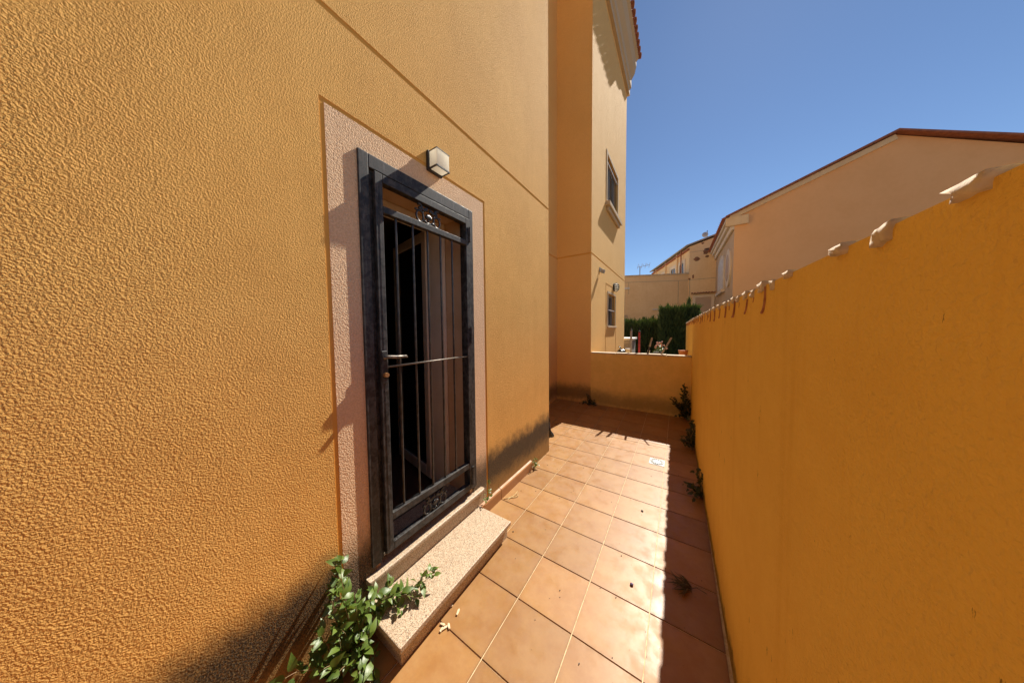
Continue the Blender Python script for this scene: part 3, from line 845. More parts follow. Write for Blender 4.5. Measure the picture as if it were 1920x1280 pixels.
stick('slanted pale wooden stick leaning on the low wall', (-0.245, 5.12, 1.12), (-0.098, 5.205, 1.415), 0.028, (M['wood_grey'], M['wood_grey']))
# masonry barbecue-like block with white top
o = empty('masonry_block', (-1.8, 9.4, -0.14)); tag(o, 'grey masonry block with white slab top beside the tall house', 'masonry')
q = MB(); q.box(-2.30, -1.27, 9.0, 9.9, -0.14, 1.20); q.build('body', M['wall_dark'], o)
q = MB(); q.box(-2.34, -1.22, 8.95, 9.95, 1.201, 1.265); q.build('top_slab', M['white_paint'], o, bevel=0.008)
def bucket(nm, label, cat, x, y, z, r0, r1, h_, mat):
    o = empty(nm, (x, y, z)); tag(o, label, cat)
    q = MB(); n = 16
    q.tube([(x, y, z), (x, y, z + h_ * 0.5), (x, y, z + h_), (x, y, z + h_ + 0.001), (x, y, z + h_ * 0.6)], [r0, (r0 + r1) / 2, r1, r1 * 0.9, r0 * 0.9], n)
    q.build('body', mat, o)
    q = MB(); q.tube([(x + r1 * math.cos(a), y + r1 * math.sin(a), z + h_) for a in [k * 2 * math.pi / 18 for k in range(18)]], 0.006, 6, closed=True); q.build('rim', mat, o)
tb = empty('plank_shelf', (-0.55, 5.75, -0.14)); tag(tb, 'low bench of planks behind the wall holding pots', 'bench')
for k in range(3):
    q = MB(); q.box(-1.30, 0.16, 5.52 + k * 0.16, 5.665 + k * 0.16, 0.985, 1.015); q.build('plank', M['wood_grey'], tb)
for x in (-1.2, 0.05):
    for yl in (5.56, 5.90):
        q = MB(); q.box(x - 0.03, x + 0.03, yl - 0.03, yl + 0.03, -0.14, 0.984); q.build('leg', M['wood_grey'], tb)
bucket('white_bucket', 'small white bucket behind the low wall', 'bucket', -0.845, 5.62, 1.016, 0.050, 0.060, 0.15, M['white_paint'])
bucket('clay_pot', 'small clay pot on the bench by the right wall', 'pot', 0.08, 5.62, 1.016, 0.055, 0.075, 0.15, M['pot'])
bucket('flower_pot', 'dark pot holding the flowering plant', 'pot', -0.32, 5.70, 1.016, 0.06, 0.08, 0.10, M['pebble'])
o = empty('rubbish_sack', (-0.98, 5.62, 1.016)); tag(o, 'crumpled dark sack on the bench behind the wall', 'sack')
q = MB(); q.ball((-0.985, 5.62, 1.09), 0.075, 0.07, 0.075, 3)
for v in q.bm.verts: v.co += Vector(noise.noise_vector(v.co * 18)) * 0.03
q.build('body', M['bag'], o, smooth=True)
q = MB(); q.tube([(-0.99, 5.62, 1.15), (-1.0, 5.62, 1.19), (-1.03, 5.62, 1.205)], [0.016, 0.010, 0.020], 8); q.build('knot', M['bag'], o, smooth=True)
o = MB(); o.tube([(-0.455 + 0.020 * math.cos(a) * (1 - a / 16), 5.30, 1.155 + 0.028 * math.sin(a) * (1 - a / 16)) for a in [k * 0.5 for k in range(16)]] + [(-0.44, 5.30, 1.10), (-0.44, 5.30, -0.14)], 0.006, 6)
tag(o.build('plant_support', M['white_paint']), 'curled white wire plant support behind the low wall', 'plant support')

# ------------------------------------------------------------------ leaves and plants
def leaf_mesh(name, L, W, mat, fold=0.25, droop=0.25):
    """ovate leaf along +Y from the origin, folded along the midrib"""
    b = MB(); n = 6; rows = []
    for k in range(n + 1):
        s = k / n
        wv = W * math.sin(math.pi * min(1, s ** 0.75)) * (1 - 0.25 * s) if 0 < k < n else 0.0
        yv = L * s; zv = -droop * L * s * s
        if wv < 1e-5: rows.append([b.bm.verts.new((0, yv, zv))])
        else: rows.append([b.bm.verts.new((-wv / 2, yv, zv + fold * wv / 2)), b.bm.verts.new((0, yv, zv)), b.bm.verts.new((wv / 2, yv, zv + fold * wv / 2))])
    for k in range(n):
        a, c_ = rows[k], rows[k + 1]
        if len(a) == 1: b.bm.faces.new([a[0], c_[1], c_[0]]); b.bm.faces.new([a[0], c_[2], c_[1]])
        elif len(c_) == 1: b.bm.faces.new([a[0], a[1], c_[0]]); b.bm.faces.new([a[1], a[2], c_[0]])
        else:
            b.bm.faces.new([a[0], a[1], c_[1], c_[0]]); b.bm.faces.new([a[1], a[2], c_[2], c_[1]])
    return b.mesh(name, smooth=True, mat=mat)
LEAF = [leaf_mesh('weed_leaf', 0.046, 0.030, M['leaf'], 0.25, 0.2), leaf_mesh('weed_leaf', 0.036, 0.025, M['leaf'], 0.4, 0.35), leaf_mesh('weed_leaf', 0.055, 0.034, M['leaf'], 0.15, 0.45)]
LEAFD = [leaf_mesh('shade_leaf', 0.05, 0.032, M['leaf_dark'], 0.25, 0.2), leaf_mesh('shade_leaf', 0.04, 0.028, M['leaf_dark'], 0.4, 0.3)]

def weed(name, label, root, stems, leaves, density, cat='plant', leafmeshes=None, smin=0.6, smax=1.1, srad=0.0022, out=Vector((0.6, 0.3, 0.6)), group=None, joined=False):
    o = empty(name, root); tag(o, label, cat, group)
    rnd = random.Random(hash(tuple(round(v, 3) for v in root)) & 0xffff)
    lm_ = leafmeshes or LEAF
    big = MB() if joined else None
    for st in stems:
        pts = [Vector(p) for p in st]
        # smooth polyline
        fine = []
        for i in range(len(pts) - 1):
            p0, p1, p2, p3 = pts[max(i - 1, 0)], pts[i], pts[i + 1], pts[min(i + 2, len(pts) - 1)]
            for k in range(5):
                u = k / 5
                fine.append(0.5 * ((2 * p1) + (p2 - p0) * u + (2 * p0 - 5 * p1 + 4 * p2 - p3) * u * u + (3 * p1 - p0 - 3 * p2 + p3) * u ** 3))
        fine.append(pts[-1])
        N = len(fine)
        q = MB(); q.tube(fine, [srad * (1 - 0.6 * i / N) for i in range(N)], 6)
        q.build('stem', M['stem'], o, smooth=True)
        L = sum((fine[i + 1] - fine[i]).length for i in range(N - 1))
        nl = max(2, int(L * density))
        for k in range(nl):
            u = 0.12 + 0.88 * (k + rnd.random() * 0.6) / nl
            i = min(int(u * (N - 1)), N - 2)
            p = fine[i].lerp(fine[i + 1], u * (N - 1) - i if u < 1 else 1)
            d = Vector((rnd.uniform(-1, 1), rnd.uniform(-1, 1), rnd.uniform(-0.4, 0.6))) + (fine[i + 1] - fine[i]).normalized() * 0.5
            d.normalize()
            nrm = (out + Vector((rnd.uniform(-.6, .6), rnd.uniform(-.6, .6), rnd.uniform(-.3, .6)))).normalized()
            xax = d.cross(nrm)
            if xax.length < 1e-3: continue
            xax.normalize(); nrm = xax.cross(d)
            mt = Matrix((xax, d, nrm)).transposed().to_4x4()
            s = rnd.uniform(smin, smax) * (1.15 - 0.45 * u)
            pet = p + d * rnd.uniform(0.002, 0.016)
            me = rnd.choice(lm_)
            if joined:
                mt2 = Matrix.Translation(pet) @ mt @ Matrix.Scale(s, 4)
                base = len(big.bm.verts)
                vs = [big.bm.verts.new(mt2 @ v.co) for v in me.vertices]
                for f in me.polygons: big.bm.faces.new([vs[x] for x in f.vertices])
            else:
                lo = bpy.data.objects.new('leaf', me)
                lo.matrix_basis = Matrix.Translation(pet) @ mt @ Matrix.Scale(s, 4)
                link(lo, o); lo.matrix_parent_inverse = world_of(o).inverted()
    if joined:
        big.build('foliage', lm_[0].materials[0], o, smooth=True)
    return o

V = Vector
fx = -1.345
weed('wall_weed', 'leafy green pellitory weed sprouting beside the granite doorstep', (fx, 0.55, 0.0), [
    [(fx, 0.555, 0.0), (fx + 0.02, 0.545, 0.12), (fx + 0.02, 0.53, 0.28), (fx + 0.015, 0.518, 0.40), (fx + 0.02, 0.520, 0.495)],
    [(fx, 0.545, 0.0), (fx + 0.05, 0.53, 0.14), (fx + 0.06, 0.515, 0.26), (fx + 0.045, 0.495, 0.36), (fx + 0.03, 0.465, 0.40)],
    [(fx, 0.560, 0.0), (fx + 0.07, 0.57, 0.13), (fx + 0.10, 0.59, 0.22), (fx + 0.11, 0.60, 0.27)],
    [(fx, 0.570, 0.0), (fx + 0.04, 0.60, 0.10), (fx + 0.06, 0.635, 0.20), (fx + 0.07, 0.65, 0.24)],
    [(fx, 0.550, 0.0), (fx + 0.09, 0.54, 0.08), (fx + 0.15, 0.55, 0.14), (fx + 0.17, 0.56, 0.16)],
    [(fx, 0.535, 0.0), (fx + 0.07, 0.50, 0.07), (fx + 0.10, 0.45, 0.12), (fx + 0.09, 0.40, 0.15)],
    [(fx, 0.545, 0.0), (fx + 0.06, 0.52, 0.10), (fx + 0.07, 0.50, 0.18), (fx + 0.06, 0.47, 0.23)],
    [(fx, 0.555, 0.0), (fx + 0.10, 0.56, 0.06), (fx + 0.16, 0.57, 0.05), (fx + 0.20, 0.56, 0.04)],
    [(fx, 0.525, 0.0), (fx + 0.03, 0.50, 0.12), (fx + 0.03, 0.48, 0.24), (fx + 0.02, 0.475, 0.33)],
    [(fx, 0.560, 0.0), (fx + 0.06, 0.565, 0.10), (fx + 0.07, 0.555, 0.22), (fx + 0.06, 0.55, 0.32)],
], None, 70, smin=0.8, smax=1.45)
weed('creeping_weed', 'weed shoot creeping to the right over the doorstep tread', (fx + 0.02, 0.63, 0.10), [
    [(fx + 0.02, 0.625, 0.06), (fx + 0.05, 0.66, 0.16), (fx + 0.10, 0.72, 0.18), (fx + 0.14, 0.79, 0.165), (fx + 0.17, 0.87, 0.20), (fx + 0.185, 0.905, 0.215)],
    [(fx + 0.02, 0.630, 0.06), (fx + 0.06, 0.67, 0.15), (fx + 0.11, 0.70, 0.14), (fx + 0.17, 0.735, 0.135)],
    [(fx + 0.02, 0.630, 0.06), (fx + 0.05, 0.68, 0.17), (fx + 0.06, 0.74, 0.215)],
    [(fx + 0.10, 0.72, 0.18), (fx + 0.15, 0.77, 0.16), (fx + 0.19, 0.80, 0.14)],
    [(fx + 0.03, 0.64, 0.08), (fx + 0.09, 0.66, 0.19), (fx + 0.13, 0.69, 0.22)],
    [(fx + 0.10, 0.72, 0.17), (fx + 0.16, 0.83, 0.17), (fx + 0.20, 0.90, 0.19)],
], None, 70, smin=0.85, smax=1.35)
weed('spreading_weed', 'bushy low weed spreading left of the doorstep along the wall foot', (fx + 0.02, 0.50, 0.0), [
    [(fx + 0.02, 0.50, 0.0), (fx + 0.06, 0.46, 0.10), (fx + 0.06, 0.43, 0.20), (fx + 0.05, 0.42, 0.26)],
    [(fx + 0.03, 0.50, 0.0), (fx + 0.09, 0.46, 0.08), (fx + 0.11, 0.42, 0.14), (fx + 0.11, 0.38, 0.16)],
    [(fx + 0.04, 0.52, 0.0), (fx + 0.12, 0.50, 0.07), (fx + 0.15, 0.46, 0.12), (fx + 0.16, 0.43, 0.13)],
    [(fx + 0.04, 0.53, 0.0), (fx + 0.15, 0.53, 0.05), (fx + 0.19, 0.50, 0.07)],
    [(fx + 0.03, 0.51, 0.0), (fx + 0.08, 0.48, 0.12), (fx + 0.09, 0.47, 0.20)],
], None, 60, smin=0.75, smax=1.3)
weed('trailing_weed', 'thin weed shoots trailing left along the wall foot', (fx + 0.02, 0.48, 0.0), [
    [(fx + 0.02, 0.50, 0.0), (fx + 0.07, 0.44, 0.08), (fx + 0.07, 0.38, 0.14), (fx + 0.06, 0.33, 0.185), (fx + 0.05, 0.275, 0.20)],
    [(fx + 0.02, 0.49, 0.0), (fx + 0.08, 0.42, 0.03), (fx + 0.12, 0.36, 0.06), (fx + 0.13, 0.30, 0.05)],
    [(fx + 0.02, 0.53, 0.0), (fx + 0.16, 0.52, 0.05), (fx + 0.22, 0.53, 0.03), (fx + 0.25, 0.52, 0.02)],
], None, 44, smin=0.9, smax=1.4)
weed('small_weed', 'little green weed at the right end of the door sill', (-1.35, 1.625, 0.09), [
    [(-1.355, 1.63, 0.09), (-1.34, 1.63, 0.18), (-1.335, 1.64, 0.25), (-1.34, 1.635, 0.30)],
    [(-1.355, 1.63, 0.09), (-1.33, 1.61, 0.15), (-1.32, 1.60, 0.19)],
    [(-1.355, 1.63, 0.09), (-1.33, 1.65, 0.16), (-1.325, 1.66, 0.20)],
], None, 60, smin=0.45, smax=0.75, srad=0.0014)
weed('small_weed', 'tiny green weed at the end of the terracotta skirting', (-1.355, 2.48, 0.0), [
    [(-1.36, 2.49, 0.0), (-1.345, 2.49, 0.06), (-1.34, 2.495, 0.12)],
    [(-1.36, 2.49, 0.0), (-1.33, 2.48, 0.04), (-1.32, 2.475, 0.09)],
    [(-1.36, 2.49, 0.0), (-1.33, 2.52, 0.05), (-1.325, 2.53, 0.08)],
], None, 75, smin=0.5, smax=0.85, srad=0.0014)
def bush(name, label, root, tips, dens, meshes, smin, smax, cat='plant'):
    rnd = random.Random(int(abs(root[0] * 1000 + root[1] * 77)))
    st = []
    for tp in tips:
        r0, tp = V(root), V(tp)
        m1 = r0.lerp(tp, 0.35) + V((rnd.uniform(-.03, .03), rnd.uniform(-.03, .03), rnd.uniform(0, .05)))
        m2 = r0.lerp(tp, 0.7) + V((rnd.uniform(-.03, .03), rnd.uniform(-.03, .03), rnd.uniform(0, .05)))
        st.append([r0, m1, m2, tp])
    return weed(name, label, root, st, None, dens, cat, meshes, smin, smax, 0.004, V((-0.3, -0.5, 0.6)), joined=False)
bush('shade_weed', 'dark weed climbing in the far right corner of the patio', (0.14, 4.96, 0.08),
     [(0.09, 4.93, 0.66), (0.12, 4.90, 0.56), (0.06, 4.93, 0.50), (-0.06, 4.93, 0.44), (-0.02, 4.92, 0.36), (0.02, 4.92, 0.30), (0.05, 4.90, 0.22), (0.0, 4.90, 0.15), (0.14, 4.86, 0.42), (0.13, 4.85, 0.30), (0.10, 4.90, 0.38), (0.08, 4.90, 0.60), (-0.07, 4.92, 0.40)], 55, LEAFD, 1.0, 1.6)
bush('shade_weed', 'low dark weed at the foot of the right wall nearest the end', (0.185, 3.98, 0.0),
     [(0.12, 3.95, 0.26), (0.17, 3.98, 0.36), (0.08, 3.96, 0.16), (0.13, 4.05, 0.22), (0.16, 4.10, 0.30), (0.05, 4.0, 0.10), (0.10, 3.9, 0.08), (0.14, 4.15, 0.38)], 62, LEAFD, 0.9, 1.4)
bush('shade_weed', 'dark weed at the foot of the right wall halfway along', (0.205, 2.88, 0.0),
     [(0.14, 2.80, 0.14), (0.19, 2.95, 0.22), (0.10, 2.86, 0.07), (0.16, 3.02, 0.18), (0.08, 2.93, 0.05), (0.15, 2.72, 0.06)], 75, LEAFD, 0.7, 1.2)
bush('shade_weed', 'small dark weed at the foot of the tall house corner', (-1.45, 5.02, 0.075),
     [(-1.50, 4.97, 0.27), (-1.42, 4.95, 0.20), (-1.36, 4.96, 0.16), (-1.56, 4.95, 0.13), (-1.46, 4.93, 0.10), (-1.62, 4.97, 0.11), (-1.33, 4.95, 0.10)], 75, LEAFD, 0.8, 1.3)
# withered tuft lying on the tiles
rnd = random.Random(5)
o = empty('withered_weed', (0.03, 1.74, 0)); tag(o, 'withered dark weed tuft lying on the tiles by the right wall', 'plant')
for k in range(34):
    a = rnd.uniform(-0.3, 2.2) + math.pi * 0.75; L = rnd.uniform(0.05, 0.12)
    p0 = V((0.075 + rnd.uniform(-.02, .02), 1.80 + rnd.uniform(-.02, .02), 0.006 + rnd.random() * 0.01))
    d = V((math.cos(a), math.sin(a), 0))
    q = MB(); q.tube([p0, p0 + d * L * 0.5 + V((0, 0, rnd.uniform(0.0, 0.025))), p0 + d * L + V((0, 0, rnd.uniform(-0.002, 0.015)))], [0.0016, 0.0032, 0.0006], 5)
    q.build('blade', M['leaf_dry'], o, smooth=True)
q = MB(); q.tube([(0.075, 1.80, 0.008), (0.12, 1.83, 0.012), (0.17, 1.82, 0.010)], 0.002, 5); q.build('stalk', M['leaf_dry'], o)

# ------------------------------------------------------------------ small things on the floor
dr = empty('floor_drain', (-0.185, 3.385, 0)); tag(dr, 'square steel floor drain with round slotted grate', 'drain')
dx, dy = -0.185, 3.385
q = MB(); q.box(dx - 0.078, dx + 0.078, dy - 0.078, dy + 0.078, 0.0008, 0.0035); q.build('plate', M['steel'], dr, bevel=0.001)
q = MB(); q.tube([(dx, dy, 0.0036), (dx, dy, 0.0060)], 0.060, 28); q.build('grate', M['steel'], dr)
q = MB(); q.tube([(dx + 0.066 * math.cos(a), dy + 0.066 * math.sin(a), 0.0042) for a in [k * 2 * math.pi / 32 for k in range(32)]], 0.0022, 6, closed=True); q.build('ring_groove_shade', M['slot_shade'], dr)
for k in range(14):
    a = k * 2 * math.pi / 14
    q = MB(); q.box(dx + 0.040, dx + 0.058, dy - 0.0052, dy + 0.0052, 0.0061, 0.0066, Matrix.Rotation(a, 3, 'Z'), (dx, dy, 0.006)); q.build('slot_shade', M['slot_shade'], dr)
rnd = random.Random(11)
chips = [((-1.062, 0.958), 0.022, 0.6, 'pale wood splinter nearest the doorstep on the tiles'), ((-1.006, 0.956), 0.035, 1.9, 'pale wood splinter lying alone beyond the splinter pile'),
         ((-1.030, 0.868), 0.030, 0.3, 'pale wood splinter at the pile, leftmost piece'), ((-1.010, 0.862), 0.034, 1.2, 'pale wood splinter at the pile, middle piece'),
         ((-0.998, 0.880), 0.034, 2.6, 'pale wood splinter at the pile, rightmost piece'), ((-1.018, 0.848), 0.024, 1.7, 'short pale wood splinter at the front of the pile')]
for (px_, py_), L, a, lab in chips:
    q = MB(); q.prism([(-L / 2, -0.005), (L * 0.3, -0.0065), (L / 2, 0.001), (L * 0.2, 0.006), (-L / 2, 0.004)], 2, 0.0, 0.007)
    o = q.build('wood_splinter', M['wood_chip'], bevel=0.001)
    o.location = (px_, py_, 0.001); o.rotation_euler = (rnd.uniform(-.05, .05), rnd.uniform(-.1, .1), a)
    tag(o, lab, 'wood splinter', 'wood splinters by the doorstep')
q = MB(); q.tube([(-1.335, 1.87, 0.004), (-1.30, 1.915, 0.005), (-1.255, 1.955, 0.005), (-1.245, 1.985, 0.012), (-1.275, 2.02, 0.02), (-1.27, 1.97, 0.016), (-1.30, 1.90, 0.004), (-1.29, 1.86, 0.004)], 0.0028, 6)
tag(q.build('dry_stalk', M['string'], smooth=True), 'pale curled dry stalk on the tiles by the skirting', 'stalk')
def pebble(label, x, y, r, mat):
    q = MB(); q.ball((0, 0, 0), r, r * 0.75, r * 0.6, 2)
    for v in q.bm.verts: v.co += Vector(noise.noise_vector(v.co * 60 + V((x * 9, y * 9, 0)))) * r * 0.35
    o = q.build('pebble', mat); o.location = (x, y, r * 0.5); tag(o, label, 'pebble', 'bits of grit on the tiles')
pebble('black pebble on the sunlit tiles in front of the drain', -0.235, 2.389, 0.010, M['pebble'])
pebble('violet shard on the sunlit tiles near the withered weed', -0.213, 1.646, 0.011, M['chip_violet'])
pebble('dark speck on the tiles at the doorstep corner', -1.055, 1.60, 0.006, M['pebble'])
for k, (x, y) in enumerate(((-1.42, 3.42), (-1.38, 3.44), (-0.66, 1.12), (-0.75, 1.22), (-0.93, 1.12), (-0.43, 2.55), (-0.62, 1.74), (-0.35, 2.9), (-0.95, 2.75))):
    pass
gt = MB(); rnd = random.Random(3)
for k in range(150):
    x, y = rnd.uniform(-1.33, 0.2), rnd.uniform(0.5, 3.9)
    if x < -1.04 and 0.6 < y < 1.57: continue
    s = rnd.choice((0.001, 0.001, 0.0015, 0.0015, 0.002, 0.003))
    gt.box(x - s, x + s, y - s * 0.7, y + s * 0.7, 0.0005, 0.0005 + s, Matrix.Rotation(rnd.uniform(0, 3), 3, 'Z'))
tag(gt.build('floor_grit', M['pebble']), 'fine dark grit scattered over the tiles', 'grit', kind='stuff')

# black plastic bag hanging behind the house corner
q = MB(); rows = []
for k in range(13):
    z = 0.15 + 0.36 * k / 12; s = 1 - k / 12
    wv = 0.014 + 0.055 * s ** 1.6
    ring = []
    for n_ in range(16):
        a = n_ * 2 * math.pi / 16
        rr = 1 + 0.28 * math.sin(3 * a + k * 0.8) + 0.2 * math.sin(7 * a - k)
        ring.append(q.bm.verts.new((WX - 0.055 + wv * 0.9 * rr * math.cos(a), 3.02 + wv * rr * math.sin(a) + 0.02 * s, z)))
    rows.append(ring)
for k in range(12):
    for n_ in range(16): q.bm.faces.new([rows[k][n_], rows[k][(n_ + 1) % 16], rows[k + 1][(n_ + 1) % 16], rows[k + 1][n_]])
q.bm.faces.new(rows[0][::-1]); q.bm.faces.new(rows[-1])
q.tube([(WX - 0.055, 3.02, 0.50), (WX - 0.06, 2.975, 0.62), (WX - 0.06, 2.962, 0.70)], 0.006, 6)
tag(q.build('plastic_bag', M['bag'], smooth=True), 'crumpled black plastic bag hanging at the house corner', 'bag')

# ================================================================== HEDGES
def hedge(label, x0, x1, y0, y1, z1, spikes, n, seed, name='cypress_hedge'):
    rnd = random.Random(seed)
    o = empty(name, ((x0 + x1) / 2, (y0 + y1) / 2, -0.14)); tag(o, label, 'hedge', 'clipped cypress hedges behind the patio')
    q = MB(); nx = 10
    q.box(x0 + 0.10, x1 - 0.10, y0 + 0.12, y1 - 0.12, 0.2, z1 - 0.18); q.build('shade_core', M['cypress_core'], o)  # solid near-black box, painting the shade inside the hedge
    for k in range(5):
        x = x0 + (k + .5) * (x1 - x0) / 5
        q = MB(); q.tube([(x, (y0 + y1) / 2, -0.14), (x + .02, (y0 + y1) / 2, z1 * 0.6)], [0.05, 0.02], 6); q.build('trunk', M['wood_grey'], o)
    f = MB()
    def tuft(p, up, L, w_):
        d = (up + V((rnd.gauss(0, .25), rnd.gauss(0, .25), 0))).normalized()
        s = d.cross(V((rnd.gauss(0, 1), rnd.gauss(0, 1), rnd.gauss(0, .3)))).normalized()
        f.bm.faces.new([f.bm.verts.new(p - s * w_ * .5), f.bm.verts.new(p + s * w_ * .5), f.bm.verts.new(p + d * L + s * w_ * .12), f.bm.verts.new(p + d * L - s * w_ * .12)])
    for k in range(n):
        side = rnd.random()
        x = rnd.uniform(x0, x1); z = -0.1 + (z1 + 0.1) * rnd.random() ** 0.85
        bul = 0.06 * noise.noise(V((x * 2.2, z * 1.6, seed)))
        if side < 0.50: p = V((x, y0 + rnd.uniform(-0.02, 0.16) - bul, z)); up = V((0, -0.45, 1))
        elif side < 0.62: p = V((x0 + rnd.uniform(-.03, .12), rnd.uniform(y0, y1), z)); up = V((-.45, 0, 1))
        elif side < 0.74: p = V((x1 + rnd.uniform(-.12, .03), rnd.uniform(y0, y1), z)); up = V((.45, 0, 1))
        else:
            y_ = rnd.uniform(y0, y1); p = V((x, y_, z1 - 0.16 + 0.20 * noise.noise(V((x * 3.1, y_ * 3, seed + 4))) + rnd.uniform(-.08, .02))); up = V((0, 0, 1))
        tuft(p, up, rnd.uniform(.10, .22), rnd.uniform(.02, .045))
    for (sx, sz) in spikes:
        for k in range(160):
            u = rnd.random(); r_ = 0.17 * (1 - u) + 0.02
            p = V((sx + rnd.gauss(0, r_ * .5), (y0 + y1) / 2 + rnd.gauss(0, r_ * .5), z1 - 0.2 + (sz - z1 + 0.1) * u))
            tuft(p, V((0, 0, 1)), rnd.uniform(.09, .18), rnd.uniform(.018, .035))
    f.build('foliage', M['cypress'], o)
hedge('dark clipped cypress hedge, the lower one beside the tall house', -3.4, -0.66, 12.3, 13.3, 1.92, [(-1.30, 2.08), (-0.95, 2.12)], 9000, 3)
hedge('dark tall cypress hedge, the higher one next to the right wall', -0.62, 0.62, 11.6, 12.7, 2.36, [(-0.38, 2.56), (0.32, 2.78), (0.05, 2.42)], 8000, 9)
# flowering plant in the dark pot
fp = weed('flowering_plant', 'small green plant with pale pink blooms behind the low wall', (-0.32, 5.70, 1.10),
     [[(-0.32, 5.70, 1.10), (-0.34, 5.69, 1.16), (-0.36, 5.68, 1.22)], [(-0.32, 5.70, 1.10), (-0.31, 5.69, 1.18), (-0.30, 5.68, 1.25)], [(-0.32, 5.70, 1.10), (-0.28, 5.68, 1.15), (-0.25, 5.67, 1.20)],
      [(-0.32, 5.70, 1.10), (-0.37, 5.68, 1.12), (-0.40, 5.67, 1.13)], [(-0.32, 5.70, 1.10), (-0.27, 5.67, 1.12), (-0.23, 5.66, 1.13)]], None, 120, leafmeshes=LEAF, smin=.7, smax=1.0)
rnd = random.Random(21)
for k in range(16):
    c0 = V((-0.31 + rnd.gauss(0, .05), 5.67 + rnd.gauss(0, .03), 1.245 + rnd.gauss(0, .028)))
    q = MB()
    for n_ in range(5):
        a = n_ * 2 * math.pi / 5 + rnd.random()
        q.ball(c0 + V((0.010 * math.cos(a), 0.004, 0.010 * math.sin(a))), 0.009, 0.004, 0.009, 1)
    q.build('bloom', M['flower'], fp, smooth=True)

# ================================================================== HOUSES BEHIND
def poly_house(mb, pts, z0, z1):
    A = [mb.bm.verts.new((p[0], p[1], z0)) for p in pts]; B = [mb.bm.verts.new((p[0], p[1], p[2] if len(p) > 2 else z1)) for p in pts]
    n = len(pts)
    for i in range(n): mb.bm.faces.new([A[i], A[(i + 1) % n], B[(i + 1) % n], B[i]])
    mb.bm.faces.new(B)
class Plane:
    """local frame on a facade: s along it, z up, out = outward offset"""
    def __init__(s, p0, p1):
        s.p0 = V((p0[0], p0[1], 0)); s.d = (V((p1[0], p1[1], 0)) - s.p0).normalized()
        s.nrm = V((s.d.y, -s.d.x, 0))
    def pt(s, u, z, out=0.0):
        p = s.p0 + s.d * u + s.nrm * out; return V((p.x, p.y, z))
    def slab(s, mb, u0, u1, z0, z1, o0, o1):
        P = [s.pt(u, z, o_) for u in (u0, u1) for o_ in (o0, o1) for z in (z0, z1)]
        vs = [mb.bm.verts.new(p) for p in P]
        for f in ((0, 1, 3, 2), (4, 6, 7, 5), (0, 4, 5, 1), (2, 3, 7, 6), (0, 2, 6, 4), (1, 5, 7, 3)): mb.bm.faces.new([vs[i] for i in f])
def fwin(pl, parent, u0, u1, z0, z1, trim, tmat, pmat, name='window', mullion=True):
    wd = empty(name, pl.pt((u0 + u1) / 2, z0)); wd.parent = parent; wd.matrix_parent_inverse = world_of(parent).inverted()
    q = MB()
    pl.slab(q, u0 - trim, u0, z0 - trim, z1 + trim, 0, 0.05); pl.slab(q, u1, u1 + trim, z0 - trim, z1 + trim, 0, 0.05)
    pl.slab(q, u0, u1, z1, z1 + trim, 0, 0.05); pl.slab(q, u0, u1, z0 - trim, z0, 0, 0.08); q.build('frame', tmat, wd)
    q = MB(); pl.slab(q, u0, u1, z0, z1, 0, 0.012); q.build('pane', pmat, wd)
    if mullion:
        q = MB(); um = (u0 + u1) / 2; pl.slab(q, um - 0.03, um + 0.03, z0, z1, 0.012, 0.03); q.build('mullion', tmat, wd)
    return wd

# flat-roofed house with the long blank wall
A0, A1 = (-6.0, 15.82), (0.50, 18.712)
ha = empty('flat_roofed_house', (-2.5, 17.4, -0.14)); tag(ha, 'long blank tan house with flat parapet behind the hedges', 'house')
pa = Plane(A0, A1)
q = MB(); poly_house(q, [A0, A1, (-1.85, 25.0), (-8.3, 22.2)], -0.14, 4.78); q.build('wall', M['far_tan'], ha)
La = (V(A1 + (0,)) - V(A0 + (0,))).length
q = MB(); pa.slab(q, 0, La - 0.02, 4.781, 4.86, -0.25, 0.04); q.build('parapet_cap', M['stone'], ha)
q = MB(); pa.slab(q, 0, La - 0.02, 4.42, 4.44, 0, 0.008); pa.slab(q, La - 0.62, La - 0.60, 3.0, 4.42, 0, 0.01); pa.slab(q, 3.66, 3.675, 3.7, 4.42, 0, 0.01); q.build('cable', M['wall_dark'], ha)
fwin(pa, ha, 2.95, 3.28, 1.9, 3.55, 0.14, M['far_white'], M['win_glass'], 'balcony_door')
q = MB(); pa.slab(q, 3.35, 3.72, 4.0, 4.12, 0, 0.06); q.build('wall_box', M['white_paint'], ha)
q = MB(); pa.slab(q, 5.05, 5.45, 2.70, 2.76, 0, 0.10); q.build('white_bracket', M['white_paint'], ha)
q = MB(); pa.slab(q, 2.72, 3.55, 1.95, 1.98, 0.05, 0.30); pa.slab(q, 2.72, 3.55, 2.35, 2.38, 0.25, 0.30)
for k in range(8): pa.slab(q, 2.75 + k * 0.11, 2.77 + k * 0.11, 1.98, 2.35, 0.26, 0.29)
q.build('balcony_rail', M['wall_dark'], ha)
q = MB(); pa.slab(q, 3.02, 3.42, 4.861, 5.12, -0.9, -0.4); q.build('chimney', M['far_tan'], ha, bevel=0.02)
